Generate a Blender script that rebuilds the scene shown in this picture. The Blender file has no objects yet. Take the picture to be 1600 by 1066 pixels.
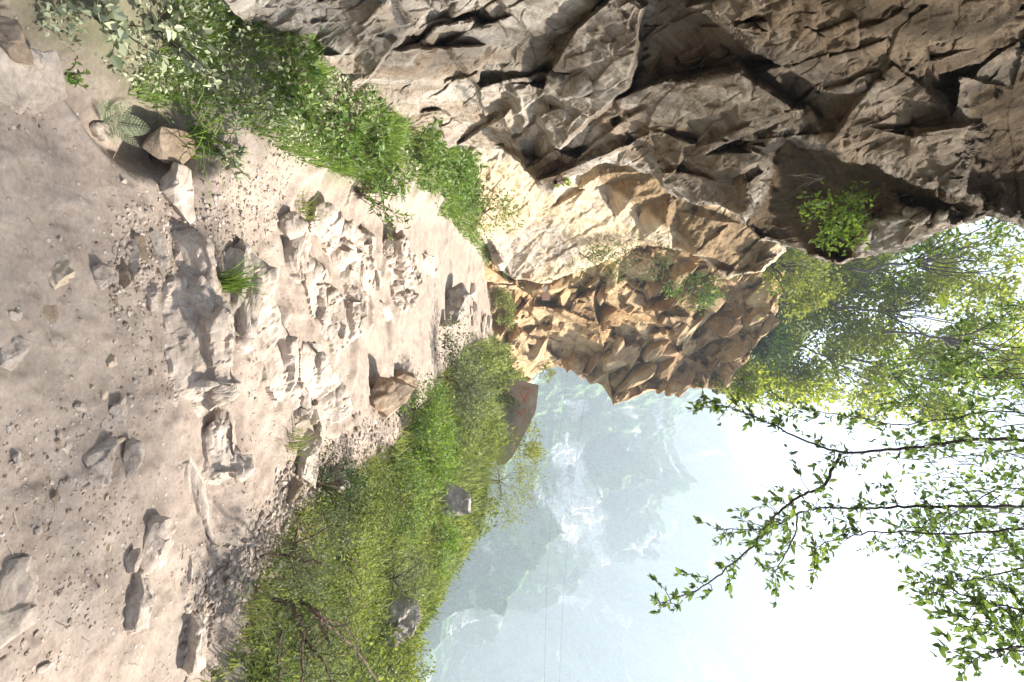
import bpy, math, random
import numpy as np
from mathutils import Vector, Matrix, geometry

scene = bpy.context.scene
COL = scene.collection
R = math.radians
rng = np.random.default_rng(7)
random.seed(7)

# ------------------------------------------------------------------ helpers
CAM = np.array([0.0, 0.0, 1.6])
FPX = 800.0            # focal length in photograph pixels (the photograph is turned on its side)

def ray(X, Y):
    """view direction of a photograph pixel: photo right is up, photo down is right"""
    X = np.asarray(X, float); Y = np.asarray(Y, float)
    return np.stack([(Y - 533.0) / FPX, np.ones_like(X + Y), (X - 800.0) / FPX], -1)

def at(X, Y, d):
    return CAM + ray(X, Y) * np.asarray(d, float)[..., None]

def tag(o, label=None, cat=None, group=None, kind=None):
    if label: o['label'] = label
    if cat: o['category'] = cat
    if group: o['group'] = group
    if kind: o['kind'] = kind
    return o

def empty(name, loc=(0, 0, 0)):
    o = bpy.data.objects.new(name, None)
    COL.objects.link(o); o.location = loc
    o.empty_display_size = 0.1
    return o

def mesh_np(name, V, F, mat=None, parent=None, smooth=False, attrs=None, loc=None):
    """V (n,3) float, F (m,k) int -> linked object. Vertices are world space; loc moves the origin."""
    V = np.asarray(V, np.float64); F = np.asarray(F, np.int32)
    origin = np.zeros(3) if loc is None else np.asarray(loc, float)
    me = bpy.data.meshes.new(name)
    k = F.shape[1]
    me.vertices.add(len(V)); me.vertices.foreach_set('co', (V - origin).astype(np.float32).ravel())
    me.loops.add(F.size); me.loops.foreach_set('vertex_index', F.ravel())
    me.polygons.add(len(F))
    me.polygons.foreach_set('loop_start', np.arange(0, F.size, k, dtype=np.int32))
    try: me.polygons.foreach_set('loop_total', np.full(len(F), k, np.int32))
    except Exception: pass
    me.polygons.foreach_set('use_smooth', np.full(len(F), bool(smooth)))
    me.update(calc_edges=True)
    if attrs:
        for an, av in attrs.items():
            a = me.attributes.new(an, 'FLOAT', 'POINT')
            a.data.foreach_set('value', np.asarray(av, np.float32))
    me.validate()
    if mat: me.materials.append(mat)
    o = bpy.data.objects.new(name, me); COL.objects.link(o)
    if parent is not None:
        pl = np.array(parent.location[:]) if parent.type == 'EMPTY' else np.array(parent.location[:])
        o.parent = parent
        o.location = origin - world_loc(parent)
    else:
        o.location = origin
    return o

def world_loc(o):
    p = np.array(o.location[:])
    while o.parent is not None:
        o = o.parent; p = p + np.array(o.location[:])
    return p

class Acc:
    """collects vertex / face arrays of one face size"""
    def __init__(s): s.V = []; s.F = []; s.n = 0
    def add(s, V, F):
        V = np.asarray(V, float).reshape(-1, 3); F = np.asarray(F, int)
        if len(V) == 0: return
        s.V.append(V); s.F.append(F + s.n); s.n += len(V)
    def get(s): return np.concatenate(s.V), np.concatenate(s.F)
    def build(s, name, mat, parent=None, smooth=False, loc=None):
        V, F = s.get(); return mesh_np(name, V, F, mat, parent, smooth, None, loc)

# ------------------------------------------------------------------ noise
def _h(i, j, k, seed):
    with np.errstate(over='ignore'):
        n = (i.astype(np.uint32) * np.uint32(374761393) + j.astype(np.uint32) * np.uint32(668265263)
             + k.astype(np.uint32) * np.uint32(2147483647) + np.uint32((seed * 974634797 + 12345) & 0xffffffff))
        n = (n ^ (n >> np.uint32(13))) * np.uint32(1274126177)
        n = (n ^ (n >> np.uint32(16))) * np.uint32(2246822519)
        n = n ^ (n >> np.uint32(15))
    return n.astype(np.float64) / 4294967295.0

def vnoise(P, seed=0):
    P = np.asarray(P, float); f = np.floor(P); i = f.astype(np.int64); u = P - f
    u = u * u * u * (u * (u * 6 - 15) + 10); r = 0
    for dx in (0, 1):
        wx = u[..., 0] if dx else 1 - u[..., 0]
        for dy in (0, 1):
            wy = u[..., 1] if dy else 1 - u[..., 1]
            for dz in (0, 1):
                wz = u[..., 2] if dz else 1 - u[..., 2]
                r = r + wx * wy * wz * _h(i[..., 0] + dx, i[..., 1] + dy, i[..., 2] + dz, seed)
    return r * 2 - 1

def fbm(P, octv=4, seed=0, gain=0.5, lac=2.03):
    a = 1.0; r = 0; t = 0; P = np.asarray(P, float)
    for o in range(octv):
        r = r + a * vnoise(P, seed + o * 17); t += a; a *= gain; P = P * lac + 3.17
    return r / t

def ridged(P, octv=4, seed=0, gain=0.5):
    a = 1.0; r = 0; t = 0; P = np.asarray(P, float)
    for o in range(octv):
        n = 1 - np.abs(vnoise(P, seed + o * 13)); r = r + a * n * n; t += a; a *= gain; P = P * 2.03 + 1.7
    return r / t * 2 - 1

def facets(P, seed=0, tilt=1.0, jitter=1.0, k=16.0):
    """broken planes: every Worley cell carries its own tilted plane and offset; neighbours meet in narrow rounded creases"""
    P = np.asarray(P, float); f = np.floor(P); i = f.astype(np.int64)
    sw = np.zeros(P.shape[:-1]); val = np.zeros(P.shape[:-1])
    for dx in (-1, 0, 1):
        for dy in (-1, 0, 1):
            for dz in (-1, 0, 1):
                a, b, c = i[..., 0] + dx, i[..., 1] + dy, i[..., 2] + dz
                q = np.stack([a + 0.5 + jitter * (_h(a, b, c, seed) - 0.5), b + 0.5 + jitter * (_h(a, b, c, seed + 1) - 0.5),
                              c + 0.5 + jitter * (_h(a, b, c, seed + 2) - 0.5)], -1)
                d = P - q; dd = (d * d).sum(-1)
                v = (_h(a, b, c, seed + 3) - 0.5) * 1.0 + tilt * (d[..., 0] * (_h(a, b, c, seed + 4) - .5) + d[..., 1] * (_h(a, b, c, seed + 5) - .5) + d[..., 2] * (_h(a, b, c, seed + 6) - .5)) * 2
                w = np.exp(-k * dd) + 1e-30
                sw += w; val += w * v
    return val / sw, None

def sstep(a, b, x):
    t = np.clip((x - a) / (b - a), 0, 1); return t * t * (3 - 2 * t)

def grid_faces(ny, nx, keep=None):
    a = np.arange((ny - 1) * nx).reshape(ny - 1, nx)[:, :-1].ravel()
    F = np.stack([a, a + 1, a + nx + 1, a + nx], -1)
    if keep is not None:
        k = keep.ravel(); F = F[k[F].all(1)]
    return F

def compact(V, F, *ex):
    u, inv = np.unique(F, return_inverse=True)
    return (V[u], inv.reshape(F.shape)) + tuple(e[u] for e in ex)

def vnormals(V, F):
    N = np.zeros_like(V)
    n = np.cross(V[F[:, 2]] - V[F[:, 0]], V[F[:, 3 if F.shape[1] > 3 else 2]] - V[F[:, 1]])
    for k in range(F.shape[1]): np.add.at(N, F[:, k], n)
    return N / (np.linalg.norm(N, axis=1, keepdims=True) + 1e-12)

# ------------------------------------------------------------------ materials
class NT:
    def __init__(s, name):
        m = bpy.data.materials.new(name); m.use_nodes = True
        s.m = m; s.t = m.node_tree; s.t.nodes.clear()
        s.out = s.n('ShaderNodeOutputMaterial')
    def n(s, typ, **kw):
        nd = s.t.nodes.new(typ)
        for k, v in kw.items():
            if k in nd.inputs.keys() if not hasattr(nd, k) else False: nd.inputs[k].default_value = v
            else: setattr(nd, k, v)
        return nd
    def l(s, a, b): s.t.links.new(a, b)
    def mapping(s, src='pos', scale=(1, 1, 1), rot=(0, 0, 0)):
        if src == 'pos':
            g = s.n('ShaderNodeNewGeometry').outputs['Position']
        else:
            g = s.n('ShaderNodeTexCoord').outputs['Object']
        mp = s.n('ShaderNodeMapping'); mp.inputs['Scale'].default_value = scale; mp.inputs['Rotation'].default_value = rot
        s.l(g, mp.inputs['Vector']); return mp.outputs['Vector']
    def noise(s, vec, scale, detail=6, rough=0.6, dist=0.0):
        nd = s.n('ShaderNodeTexNoise'); nd.inputs['Scale'].default_value = scale; nd.inputs['Detail'].default_value = detail
        nd.inputs['Roughness'].default_value = rough; nd.inputs['Distortion'].default_value = dist
        s.l(vec, nd.inputs['Vector']); return nd.outputs['Fac']
    def voronoi(s, vec, scale, feature='F1', out='Distance'):
        nd = s.n('ShaderNodeTexVoronoi'); nd.feature = feature; nd.inputs['Scale'].default_value = scale
        s.l(vec, nd.inputs['Vector']); return nd.outputs[out]
    def ramp(s, fac, stops, interp='LINEAR'):
        nd = s.n('ShaderNodeValToRGB'); cr = nd.color_ramp; cr.interpolation = interp
        while len(cr.elements) > 1: cr.elements.remove(cr.elements[-1])
        for i, (p, c) in enumerate(stops):
            e = cr.elements[0] if i == 0 else cr.elements.new(p)
            e.position = p; e.color = (c[0], c[1], c[2], 1) if hasattr(c, '__len__') else (c, c, c, 1)
        s.l(fac, nd.inputs['Fac']); return nd.outputs['Color']
    def mix(s, a, b, fac, mode='MIX'):
        nd = s.n('ShaderNodeMix'); nd.data_type = 'RGBA'; nd.blend_type = mode
        for v, i in ((a, 6), (b, 7)):
            if hasattr(v, 'is_linked') or isinstance(v, bpy.types.NodeSocket): s.l(v, nd.inputs[i])
            else: nd.inputs[i].default_value = (v[0], v[1], v[2], 1)
        if isinstance(fac, bpy.types.NodeSocket): s.l(fac, nd.inputs[0])
        else: nd.inputs[0].default_value = fac
        return nd.outputs[2]
    def math(s, op, a, b=0.0):
        nd = s.n('ShaderNodeMath'); nd.operation = op
        for v, i in ((a, 0), (b, 1)):
            if isinstance(v, bpy.types.NodeSocket): s.l(v, nd.inputs[i])
            else: nd.inputs[i].default_value = v
        return nd.outputs[0]
    def attr(s, name):
        nd = s.n('ShaderNodeAttribute'); nd.attribute_name = name; return nd.outputs['Fac']
    def bump(s, h, strength=0.5, dist=0.02, prev=None):
        nd = s.n('ShaderNodeBump'); nd.inputs['Strength'].default_value = strength; nd.inputs['Distance'].default_value = dist
        s.l(h, nd.inputs['Height'])
        if prev is not None: s.l(prev, nd.inputs['Normal'])
        return nd.outputs['Normal']
    def bsdf(s, color, rough=0.9, normal=None, spec=0.2):
        b = s.n('ShaderNodeBsdfPrincipled')
        if isinstance(color, bpy.types.NodeSocket): s.l(color, b.inputs['Base Color'])
        else: b.inputs['Base Color'].default_value = (*color, 1)
        b.inputs['Roughness'].default_value = rough; b.inputs['Specular IOR Level'].default_value = spec
        if normal is not None: s.l(normal, b.inputs['Normal'])
        s.l(b.outputs[0], s.out.inputs['Surface']); return b

def rock_mat(name, light, mid, dark, stain_shade, src='pos', scale=1.0, stretch=(1, 1, 1), rot=(0, 0, 0), stain_amt=0.5, bump=0.6, fine=1.0, brown=None):
    t = NT(name)
    iso = t.mapping(src)
    r_ = t.n('ShaderNodeMapping'); r_.inputs['Rotation'].default_value = rot; t.l(iso, r_.inputs['Vector'])
    s_ = t.n('ShaderNodeMapping'); s_.inputs['Scale'].default_value = stretch; t.l(r_.outputs[0], s_.inputs['Vector']); v = s_.outputs[0]
    big = t.noise(iso, 0.55 * scale, 5, 0.6, 0.6)
    med = t.noise(v, 2.6 * scale, 8, 0.68, 0.5)
    fin = t.noise(v, 19 * scale * fine, 8, 0.75)
    spk = t.noise(iso, 60 * scale * fine, 4, 0.7)
    c = t.ramp(med, [(0.30, dark), (0.47, mid), (0.66, light)])
    c = t.mix(c, stain_shade, t.math('MULTIPLY', t.ramp(big, [(0.48, 0.0), (0.62, 1.0)]), stain_amt))
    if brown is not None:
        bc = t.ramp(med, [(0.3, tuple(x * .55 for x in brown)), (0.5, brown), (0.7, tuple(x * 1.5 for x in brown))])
        c = t.mix(c, bc, t.attr('stain_shade'))  # brown rock colour, which also carries the overhang's painted shade
    c = t.mix(c, t.ramp(fin, [(0.3, 0.5), (0.52, 1.0), (0.75, 1.3)]), 0.6, 'MULTIPLY')
    c = t.mix(c, t.ramp(spk, [(0.3, 0.7), (0.5, 1.0), (0.72, 1.2)]), 0.5, 'MULTIPLY')
    nrm = t.bump(med, bump * .45, 0.06 / scale)
    nrm = t.bump(fin, bump * 0.8, 0.022 / scale, nrm)
    nrm = t.bump(spk, bump * 0.5, 0.006 / scale, nrm)
    t.bsdf(c, 0.92, nrm, 0.15)
    return t.m

def leaf_mat(name, c1, c2, trans=0.35, rough=0.5, scale=6.0, c3=None):
    t = NT(name)
    v = t.mapping('pos')
    rn = t.n('ShaderNodeNewGeometry').outputs['Random Per Island']
    f = t.math('ADD', t.math('MULTIPLY', t.noise(v, scale, 3, 0.6), 0.55), t.math('MULTIPLY', rn, 0.45))
    stops = [(0.28, c1), (0.72, c2)]
    if c3 is not None: stops.append((0.86, c3))
    c = t.ramp(f, stops)
    b = t.n('ShaderNodeBsdfPrincipled'); t.l(c, b.inputs['Base Color'])
    b.inputs['Roughness'].default_value = rough; b.inputs['Specular IOR Level'].default_value = 0.3
    tr = t.n('ShaderNodeBsdfTranslucent'); t.l(t.mix(c, (1.0, 1.0, 0.45), 0.8, 'MULTIPLY'), tr.inputs['Color'])
    mx = t.n('ShaderNodeMixShader'); mx.inputs[0].default_value = trans
    t.l(b.outputs[0], mx.inputs[1]); t.l(tr.outputs[0], mx.inputs[2]); t.l(mx.outputs[0], t.out.inputs['Surface'])
    return t.m

def bark_mat(name, c1, c2):
    t = NT(name); v = t.mapping('pos', (1, 1, 1)); n = t.noise(v, 30, 6, 0.7)
    t.bsdf(t.ramp(n, [(0.35, c1), (0.65, c2)]), 0.9, t.bump(n, 0.5, 0.01)); return t.m

M = {}
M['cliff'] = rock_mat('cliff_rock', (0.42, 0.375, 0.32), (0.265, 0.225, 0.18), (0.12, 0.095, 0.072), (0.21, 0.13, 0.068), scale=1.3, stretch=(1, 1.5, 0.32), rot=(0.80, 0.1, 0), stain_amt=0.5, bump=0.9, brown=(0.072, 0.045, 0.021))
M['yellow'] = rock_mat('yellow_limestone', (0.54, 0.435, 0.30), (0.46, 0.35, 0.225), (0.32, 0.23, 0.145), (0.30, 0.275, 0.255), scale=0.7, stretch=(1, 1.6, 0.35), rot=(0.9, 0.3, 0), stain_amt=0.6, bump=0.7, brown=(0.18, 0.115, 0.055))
M['crag'] = rock_mat('broken_brown_rock', (0.54, 0.41, 0.255), (0.40, 0.275, 0.15), (0.20, 0.125, 0.065), (0.42, 0.24, 0.10), scale=0.5, stretch=(1, 1, 1.2), stain_amt=0.6, bump=0.8, brown=(0.19, 0.11, 0.045))
M['pathrock'] = rock_mat('pale_path_rock', (0.56, 0.475, 0.40), (0.43, 0.355, 0.29), (0.27, 0.21, 0.165), (0.38, 0.305, 0.24), scale=3.5, stretch=(0.5, 1, 1.5), stain_amt=0.4, bump=0.6)
M['stone'] = rock_mat('loose_stone', (0.56, 0.475, 0.40), (0.43, 0.35, 0.285), (0.27, 0.205, 0.16), (0.40, 0.31, 0.235), src='obj', scale=6, stretch=(1, 1, 2.2), rot=(.5, .3, 0), stain_amt=0.5, bump=0.9)
M['tanstone'] = rock_mat('tan_layered_stone', (0.60, 0.50, 0.37), (0.48, 0.38, 0.27), (0.30, 0.22, 0.15), (0.50, 0.36, 0.2), src='obj', scale=6, stretch=(1, 1, 3), stain_amt=0.4, bump=0.6)
M['brownstone'] = rock_mat('brown_stone', (0.36, 0.28, 0.20), (0.27, 0.20, 0.14), (0.15, 0.105, 0.07), (0.30, 0.17, 0.09), src='obj', scale=2.5, stain_amt=0.5, bump=0.6)
M['greystone'] = rock_mat('grey_lichen_stone', (0.46, 0.41, 0.36), (0.28, 0.24, 0.205), (0.15, 0.125, 0.105), (0.42, 0.37, 0.31), src='obj', scale=2.5, stain_amt=0.6, bump=0.7)
M['slabstone'] = rock_mat('reddish_slab', (0.56, 0.46, 0.39), (0.44, 0.35, 0.29), (0.28, 0.21, 0.17), (0.46, 0.32, 0.25), src='obj', scale=0.8, stain_amt=0.5, bump=0.4)

def dirt_mat():
    t = NT('path_dirt')
    v = t.mapping('pos')
    big = t.noise(v, 0.9, 4, 0.6); med = t.noise(v, 7, 8, 0.7); fin = t.noise(v, 60, 6, 0.75); grit = t.voronoi(v, 55)
    c = t.ramp(med, [(0.28, (0.225, 0.178, 0.145)), (0.5, (0.335, 0.268, 0.218)), (0.72, (0.42, 0.348, 0.292))])
    c = t.mix(c, (0.43, 0.352, 0.285), t.ramp(big, [(0.45, 0.0), (0.65, 0.5)]))
    c = t.mix(c, t.ramp(fin, [(0.3, 0.55), (0.55, 1.0), (0.8, 1.3)]), 0.6, 'MULTIPLY')
    pebcol = t.voronoi(v, 38, 'F1', 'Color')
    pebd = t.voronoi(v, 38)
    sel = t.n('ShaderNodeSeparateColor'); t.l(pebcol, sel.inputs[0])
    pm = t.math('MULTIPLY', t.ramp(sel.outputs[0], [(0.80, 0.0), (0.82, 1.0)]), t.ramp(pebd, [(0.24, 1.0), (0.34, 0.0)]))
    c = t.mix(c, t.ramp(sel.outputs[1], [(0.0, (0.22, 0.17, 0.135)), (0.6, (0.40, 0.33, 0.275)), (1.0, (0.50, 0.44, 0.38))]), pm)
    veg = t.attr('veg')
    c = t.mix(c, t.ramp(med, [(0.3, (0.045, 0.06, 0.02)), (0.6, (0.09, 0.11, 0.035)), (0.75, (0.20, 0.17, 0.09))]), veg)
    n = t.bump(med, 0.35, 0.03); n = t.bump(fin, 0.45, 0.008, n); n = t.bump(pm, 0.6, 0.012, n)
    t.bsdf(c, 0.97, n, 0.1); return t.m
M['dirt'] = dirt_mat()

M['grass'] = leaf_mat('grass_blades', (0.085, 0.16, 0.022), (0.28, 0.40, 0.085), 0.4, 0.5, 5)
M['bankgrass'] = leaf_mat('bank_herbs', (0.11, 0.15, 0.035), (0.36, 0.40, 0.145), 0.45, 0.6, 1.1, (0.56, 0.55, 0.32))
M['dustleaf'] = leaf_mat('dusty_leaves', (0.20, 0.23, 0.12), (0.50, 0.51, 0.34), 0.12, 0.8, 9)
M['weed'] = leaf_mat('weed_leaves', (0.075, 0.15, 0.03), (0.24, 0.33, 0.10), 0.4, 0.55, 7, (0.42, 0.45, 0.30))
M['dark_leaf'] = leaf_mat('dark_bush_leaves', (0.025, 0.06, 0.018), (0.085, 0.14, 0.045), 0.3, 0.5, 5)
M['shrub'] = leaf_mat('shrub_leaves', (0.085, 0.125, 0.035), (0.25, 0.29, 0.09), 0.4, 0.55, 3, (0.42, 0.42, 0.18))
M['greyshrub'] = leaf_mat('grey_green_leaves', (0.09, 0.11, 0.06), (0.21, 0.24, 0.14), 0.3, 0.7, 4)
M['yellowshrub'] = leaf_mat('yellowing_leaves', (0.13, 0.17, 0.03), (0.36, 0.37, 0.08), 0.45, 0.55, 4)
M['treeleaf'] = leaf_mat('tree_leaves', (0.065, 0.12, 0.04), (0.20, 0.28, 0.08), 0.55, 0.42, 2.5, (0.30, 0.36, 0.11))
M['farleaf'] = leaf_mat('cliff_tree_leaves', (0.16, 0.20, 0.016), (0.44, 0.48, 0.06), 0.68, 0.5, 0.6, (0.60, 0.58, 0.11))
M['bark'] = bark_mat('dark_bark', (0.045, 0.032, 0.028), (0.12, 0.09, 0.075))
M['twig'] = bark_mat('grey_twig', (0.16, 0.13, 0.11), (0.34, 0.29, 0.25))
M['brownbark'] = bark_mat('brown_bark', (0.06, 0.038, 0.028), (0.17, 0.115, 0.085))
# ------------------------------------------------------------------ ground
def interp(y, tab):
    a = np.array(tab, float); return np.interp(y, a[:, 0], a[:, 1])
EDGE = [(-4, 2.1), (0, 1.95), (2.0, 1.9), (2.7, 1.80), (3.1, 1.45), (3.5, 1.22), (4.4, 1.25), (6.1, 1.28), (8, 1.1), (9.8, .72), (14, .25), (21, -.10), (26, 0.2), (32, 1.6), (40, 4.5), (60, 9)]
CREST = [(-4, 3.2), (2, 3.3), (4, 3.7), (7, 4.2), (12, 4.1), (14.5, 3.2), (17, 2.6), (22, 1.9), (28, 2.4), (40, 7), (60, 12)]
CRESTH = [(-4, .05), (2, .0), (4, 0.0), (7, 0.1), (9.5, .42), (12, .72), (14, .90), (17, 1.08), (22, 1.25), (40, 1.5)]
CLIFFX = [(-4, -1.3), (0, -1.4), (1.5, -1.5), (2.5, -1.62), (3.5, -1.75), (5.5, -2.3), (10, -3.5), (16, -4.2), (22, -3.9), (30, -2.0), (45, 3.0)]
PATHH = [(-5, 0), (2.2, 0.0), (2.55, 0.0), (2.85, .10), (4, .13), (6, .16), (10, .26), (14, .36), (21, .60), (30, .95), (60, 2.0)]

def smooth_h(x, y):
    e = interp(y, EDGE); c = interp(y, CREST); ch = interp(y, CRESTH); cx = interp(y, CLIFFX)
    p = interp(y, PATHH)
    # the step at the front of the bedrock runs obliquely over the path
    ys = 2.55 + 0.10 * np.sin(x * 2.3) + 0.10 * np.clip(x, -1, 2)
    p = np.where(y < 4, 0.10 * sstep(ys, ys + 0.22, y) + 0.03 * sstep(3, 4, y), p)
    h = p.copy()
    lw = np.clip(0.75 + 0.06 * y, .6, 1.7)
    h = h + (0.30 + 0.012 * np.clip(y, 0, 20)) * sstep(cx + lw, cx + 0.05, x)
    # trench between the trodden platform and the foot of the cliff
    tr = sstep(-0.78, -0.95, x + 0.10 * np.sin(y * 5)) * sstep(2.75, 2.45, y) * sstep(-.4, .4, y)
    h = h - 0.17 * tr
    # grassy bank on the valley side, then the drop
    s = np.clip((x - e) / np.maximum(c - e, .3), 0, 1)
    h = h + (ch - p) * (s * s * (3 - 2 * s)) * (x > e)
    h = h + 0.10 * np.sin(np.pi * s) * (x > e)
    over = np.clip(x - c, 0, None)
    h = h - 1.5 * over * sstep(0, 2.5, over) 
    far = np.clip(y - 34, 0, None)
    h = h - far * 0.9 * sstep(-3, 6, x - cx)
    return np.maximum(h, -85 + 3 * np.sin(x * .02) + y * -0.18)

def veg_w(x, y):
    e = interp(y, EDGE); cx = interp(y, CLIFFX)
    n = fbm(np.stack([x * 1.7, y * 1.7, 0 * x], -1), 4, 91) * 0.35
    a = sstep(0.0, 0.25, x - e - 0.05 + n * 0.6)
    b = sstep(0.65, 0.2, (x - cx) / np.clip(0.75 + 0.05 * y, .6, 1.5) + n * 1.6)
    return np.clip(np.maximum(a, b * 0.6), 0, 1)

def gh(x, y, detail=True):
    x = np.asarray(x, float); y = np.asarray(y, float)
    h = smooth_h(x, y)
    if detail:
        near = sstep(45, 20, y)
        P = np.stack([x, y, 0 * x], -1)
        onpath = sstep(0.1, -0.2, x - interp(y, EDGE))
        h = h + near * (0.026 * fbm(P * 2.2, 4, 3) + 0.055 * fbm(P * 0.7, 2, 5) + 0.010 * fbm(P * 7, 3, 33))
        # ribs of bedrock that break through the sand in the middle of the path
        z = sstep(2.9, 3.3, y + 0.12 * x) * sstep(8.5, 6.0, y) * onpath * sstep(1.1, 0.4, x - 0.12 * (y - 3))
        fa, _ = facets(np.stack([x * 1.5 + 0.5 * y, y * 3.0 - .5 * x, 0 * x + .3], -1), 41, 0.9)
        rid = ridged(np.stack([x * 0.9 + 1.1 * y, y * 1.9 - 0.5 * x, 0 * x], -1), 3, 8)
        h = h + z * (0.045 * fa + 0.085 * np.clip(rid - 0.05, 0, 1))
        z2 = sstep(8, 10, y) * sstep(30, 20, y) * onpath
        h = h + z2 * 0.10 * np.clip(ridged(np.stack([x * 0.9 + .5 * y, y * .8, 0 * x], -1), 3, 28), 0, 1)
        # grit
        g = np.clip(fbm(P * 16, 3, 15), 0, 1)
        h = h + near * 0.022 * g * (y < 9)
    return h

def ground_at(X, Y, up=0.0):
    """world point where a photograph pixel meets the ground"""
    r = ray(np.array([X], float), np.array([Y], float))
    ys = np.concatenate([np.linspace(1.2, 10, 900), np.linspace(10.02, 45, 1200)])
    P = CAM + r * ys[:, None]
    d = P[:, 2] - gh(P[:, 0], P[:, 1]) - up
    k = np.argmax(d < 0)
    if d[k] >= 0: k = len(ys) - 1
    p = P[k].copy(); p[2] = gh(p[0:1], p[1:2])[0]
    return p

ys = np.concatenate([np.linspace(-5, 1.1, 30)[:-1], np.geomspace(1.1 + 1.0, 46, 640) - 1.0, np.geomspace(46, 900, 38)])
ts = np.concatenate([-np.geomspace(1.15, 30, 14)[::-1], np.linspace(-1.13, 1.6, 620), np.geomspace(1.65, 40, 40)])
yy, tt = np.meshgrid(ys, ts, indexing='ij')
xx = np.clip(tt * np.maximum(yy * 0.82 + 0.7, 2.0), -850, 1400)
zz = gh(xx, yy)
V = np.stack([xx, yy, zz], -1).reshape(-1, 3)
F = grid_faces(*xx.shape)
ground = mesh_np('ground', V, F, M['dirt'], None, True, {'veg': veg_w(xx, yy).ravel()})
tag(ground, 'trodden stony dirt path with grassy bank', None, None, 'structure')

# ------------------------------------------------------------------ cliffs: surfaces with their own distance and relief
def poly_dist(P, poly):
    """signed distance (inside < 0) and nearest boundary point, 2-D"""
    P = np.asarray(P, float); poly = np.asarray(poly, float); n = len(poly)
    best = np.full(len(P), 1e18); Q = np.zeros_like(P); ins = np.zeros(len(P), bool)
    for i in range(n):
        a, b = poly[i], poly[(i + 1) % n]; ab = b - a
        t = np.clip(((P - a) @ ab) / (ab @ ab + 1e-12), 0, 1); q = a + t[:, None] * ab
        d = ((P - q) ** 2).sum(1); m = d < best; best = np.where(m, d, best); Q[m] = q[m]
        c = (a[1] > P[:, 1]) != (b[1] > P[:, 1])
        xi = a[0] + (P[:, 1] - a[1]) * ab[0] / (ab[1] if abs(ab[1]) > 1e-9 else 1e-9)
        ins ^= c & (P[:, 0] < xi)
    d = np.sqrt(best); return np.where(ins, -d, d), Q

def depth_image(ctrl, x0, y0, x1, y1, fill=None):
    """1/depth on a 1-px lattice, linear over a Delaunay net of control points -> true planes meeting in sharp creases"""
    C = np.asarray(ctrl, float); w = int(x1 - x0) + 2; h = int(y1 - y0) + 2
    img = np.full((h, w), np.nan)
    vs, es, fs, ov, oe, of = geometry.delaunay_2d_cdt([Vector(c[:2]) for c in C], [], [], 0, 1e-4)
    vv = np.array([[v[0], v[1]] for v in vs]); ww = np.array([1.0 / C[o[0], 2] for o in ov])
    for f in fs:
        T = vv[list(f)]; wt = ww[list(f)]
        xa = max(int(math.floor(T[:, 0].min() - x0)), 0); xb = min(int(math.ceil(T[:, 0].max() - x0)) + 1, w)
        ya = max(int(math.floor(T[:, 1].min() - y0)), 0); yb = min(int(math.ceil(T[:, 1].max() - y0)) + 1, h)
        if xb <= xa or yb <= ya: continue
        den = (T[1, 1] - T[2, 1]) * (T[0, 0] - T[2, 0]) + (T[2, 0] - T[1, 0]) * (T[0, 1] - T[2, 1])
        if abs(den) < 1e-9: continue
        gx, gy = np.meshgrid(np.arange(xa, xb) + x0, np.arange(ya, yb) + y0)
        l0 = ((T[1, 1] - T[2, 1]) * (gx - T[2, 0]) + (T[2, 0] - T[1, 0]) * (gy - T[2, 1])) / den
        l1 = ((T[2, 1] - T[0, 1]) * (gx - T[2, 0]) + (T[0, 0] - T[2, 0]) * (gy - T[2, 1])) / den
        l2 = 1 - l0 - l1; m = (l0 >= -1e-6) & (l1 >= -1e-6) & (l2 >= -1e-6)
        sub = img[ya:yb, xa:xb]; sub[m] = (l0 * wt[0] + l1 * wt[1] + l2 * wt[2])[m]
    if np.isnan(img).any():
        if fill is not None: img = np.where(np.isnan(img), fill, img)
        else:
            by, bx = np.where(np.isnan(img))
            D = (bx[:, None] + x0 - C[None, :, 0]) ** 2 + (by[:, None] + y0 - C[None, :, 1]) ** 2
            wt = 1 / (D + 1) ** 2; img[by, bx] = (wt / C[:, 2]).sum(1) / wt.sum(1)
    return img

def bilin(img, x, y):
    x = np.clip(x, 0, img.shape[1] - 1.001); y = np.clip(y, 0, img.shape[0] - 1.001); i = x.astype(int); j = y.astype(int); u = x - i; v = y - j
    return img[j, i] * (1 - u) * (1 - v) + img[j, i + 1] * u * (1 - v) + img[j + 1, i] * (1 - u) * v + img[j + 1, i + 1] * u * v

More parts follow.
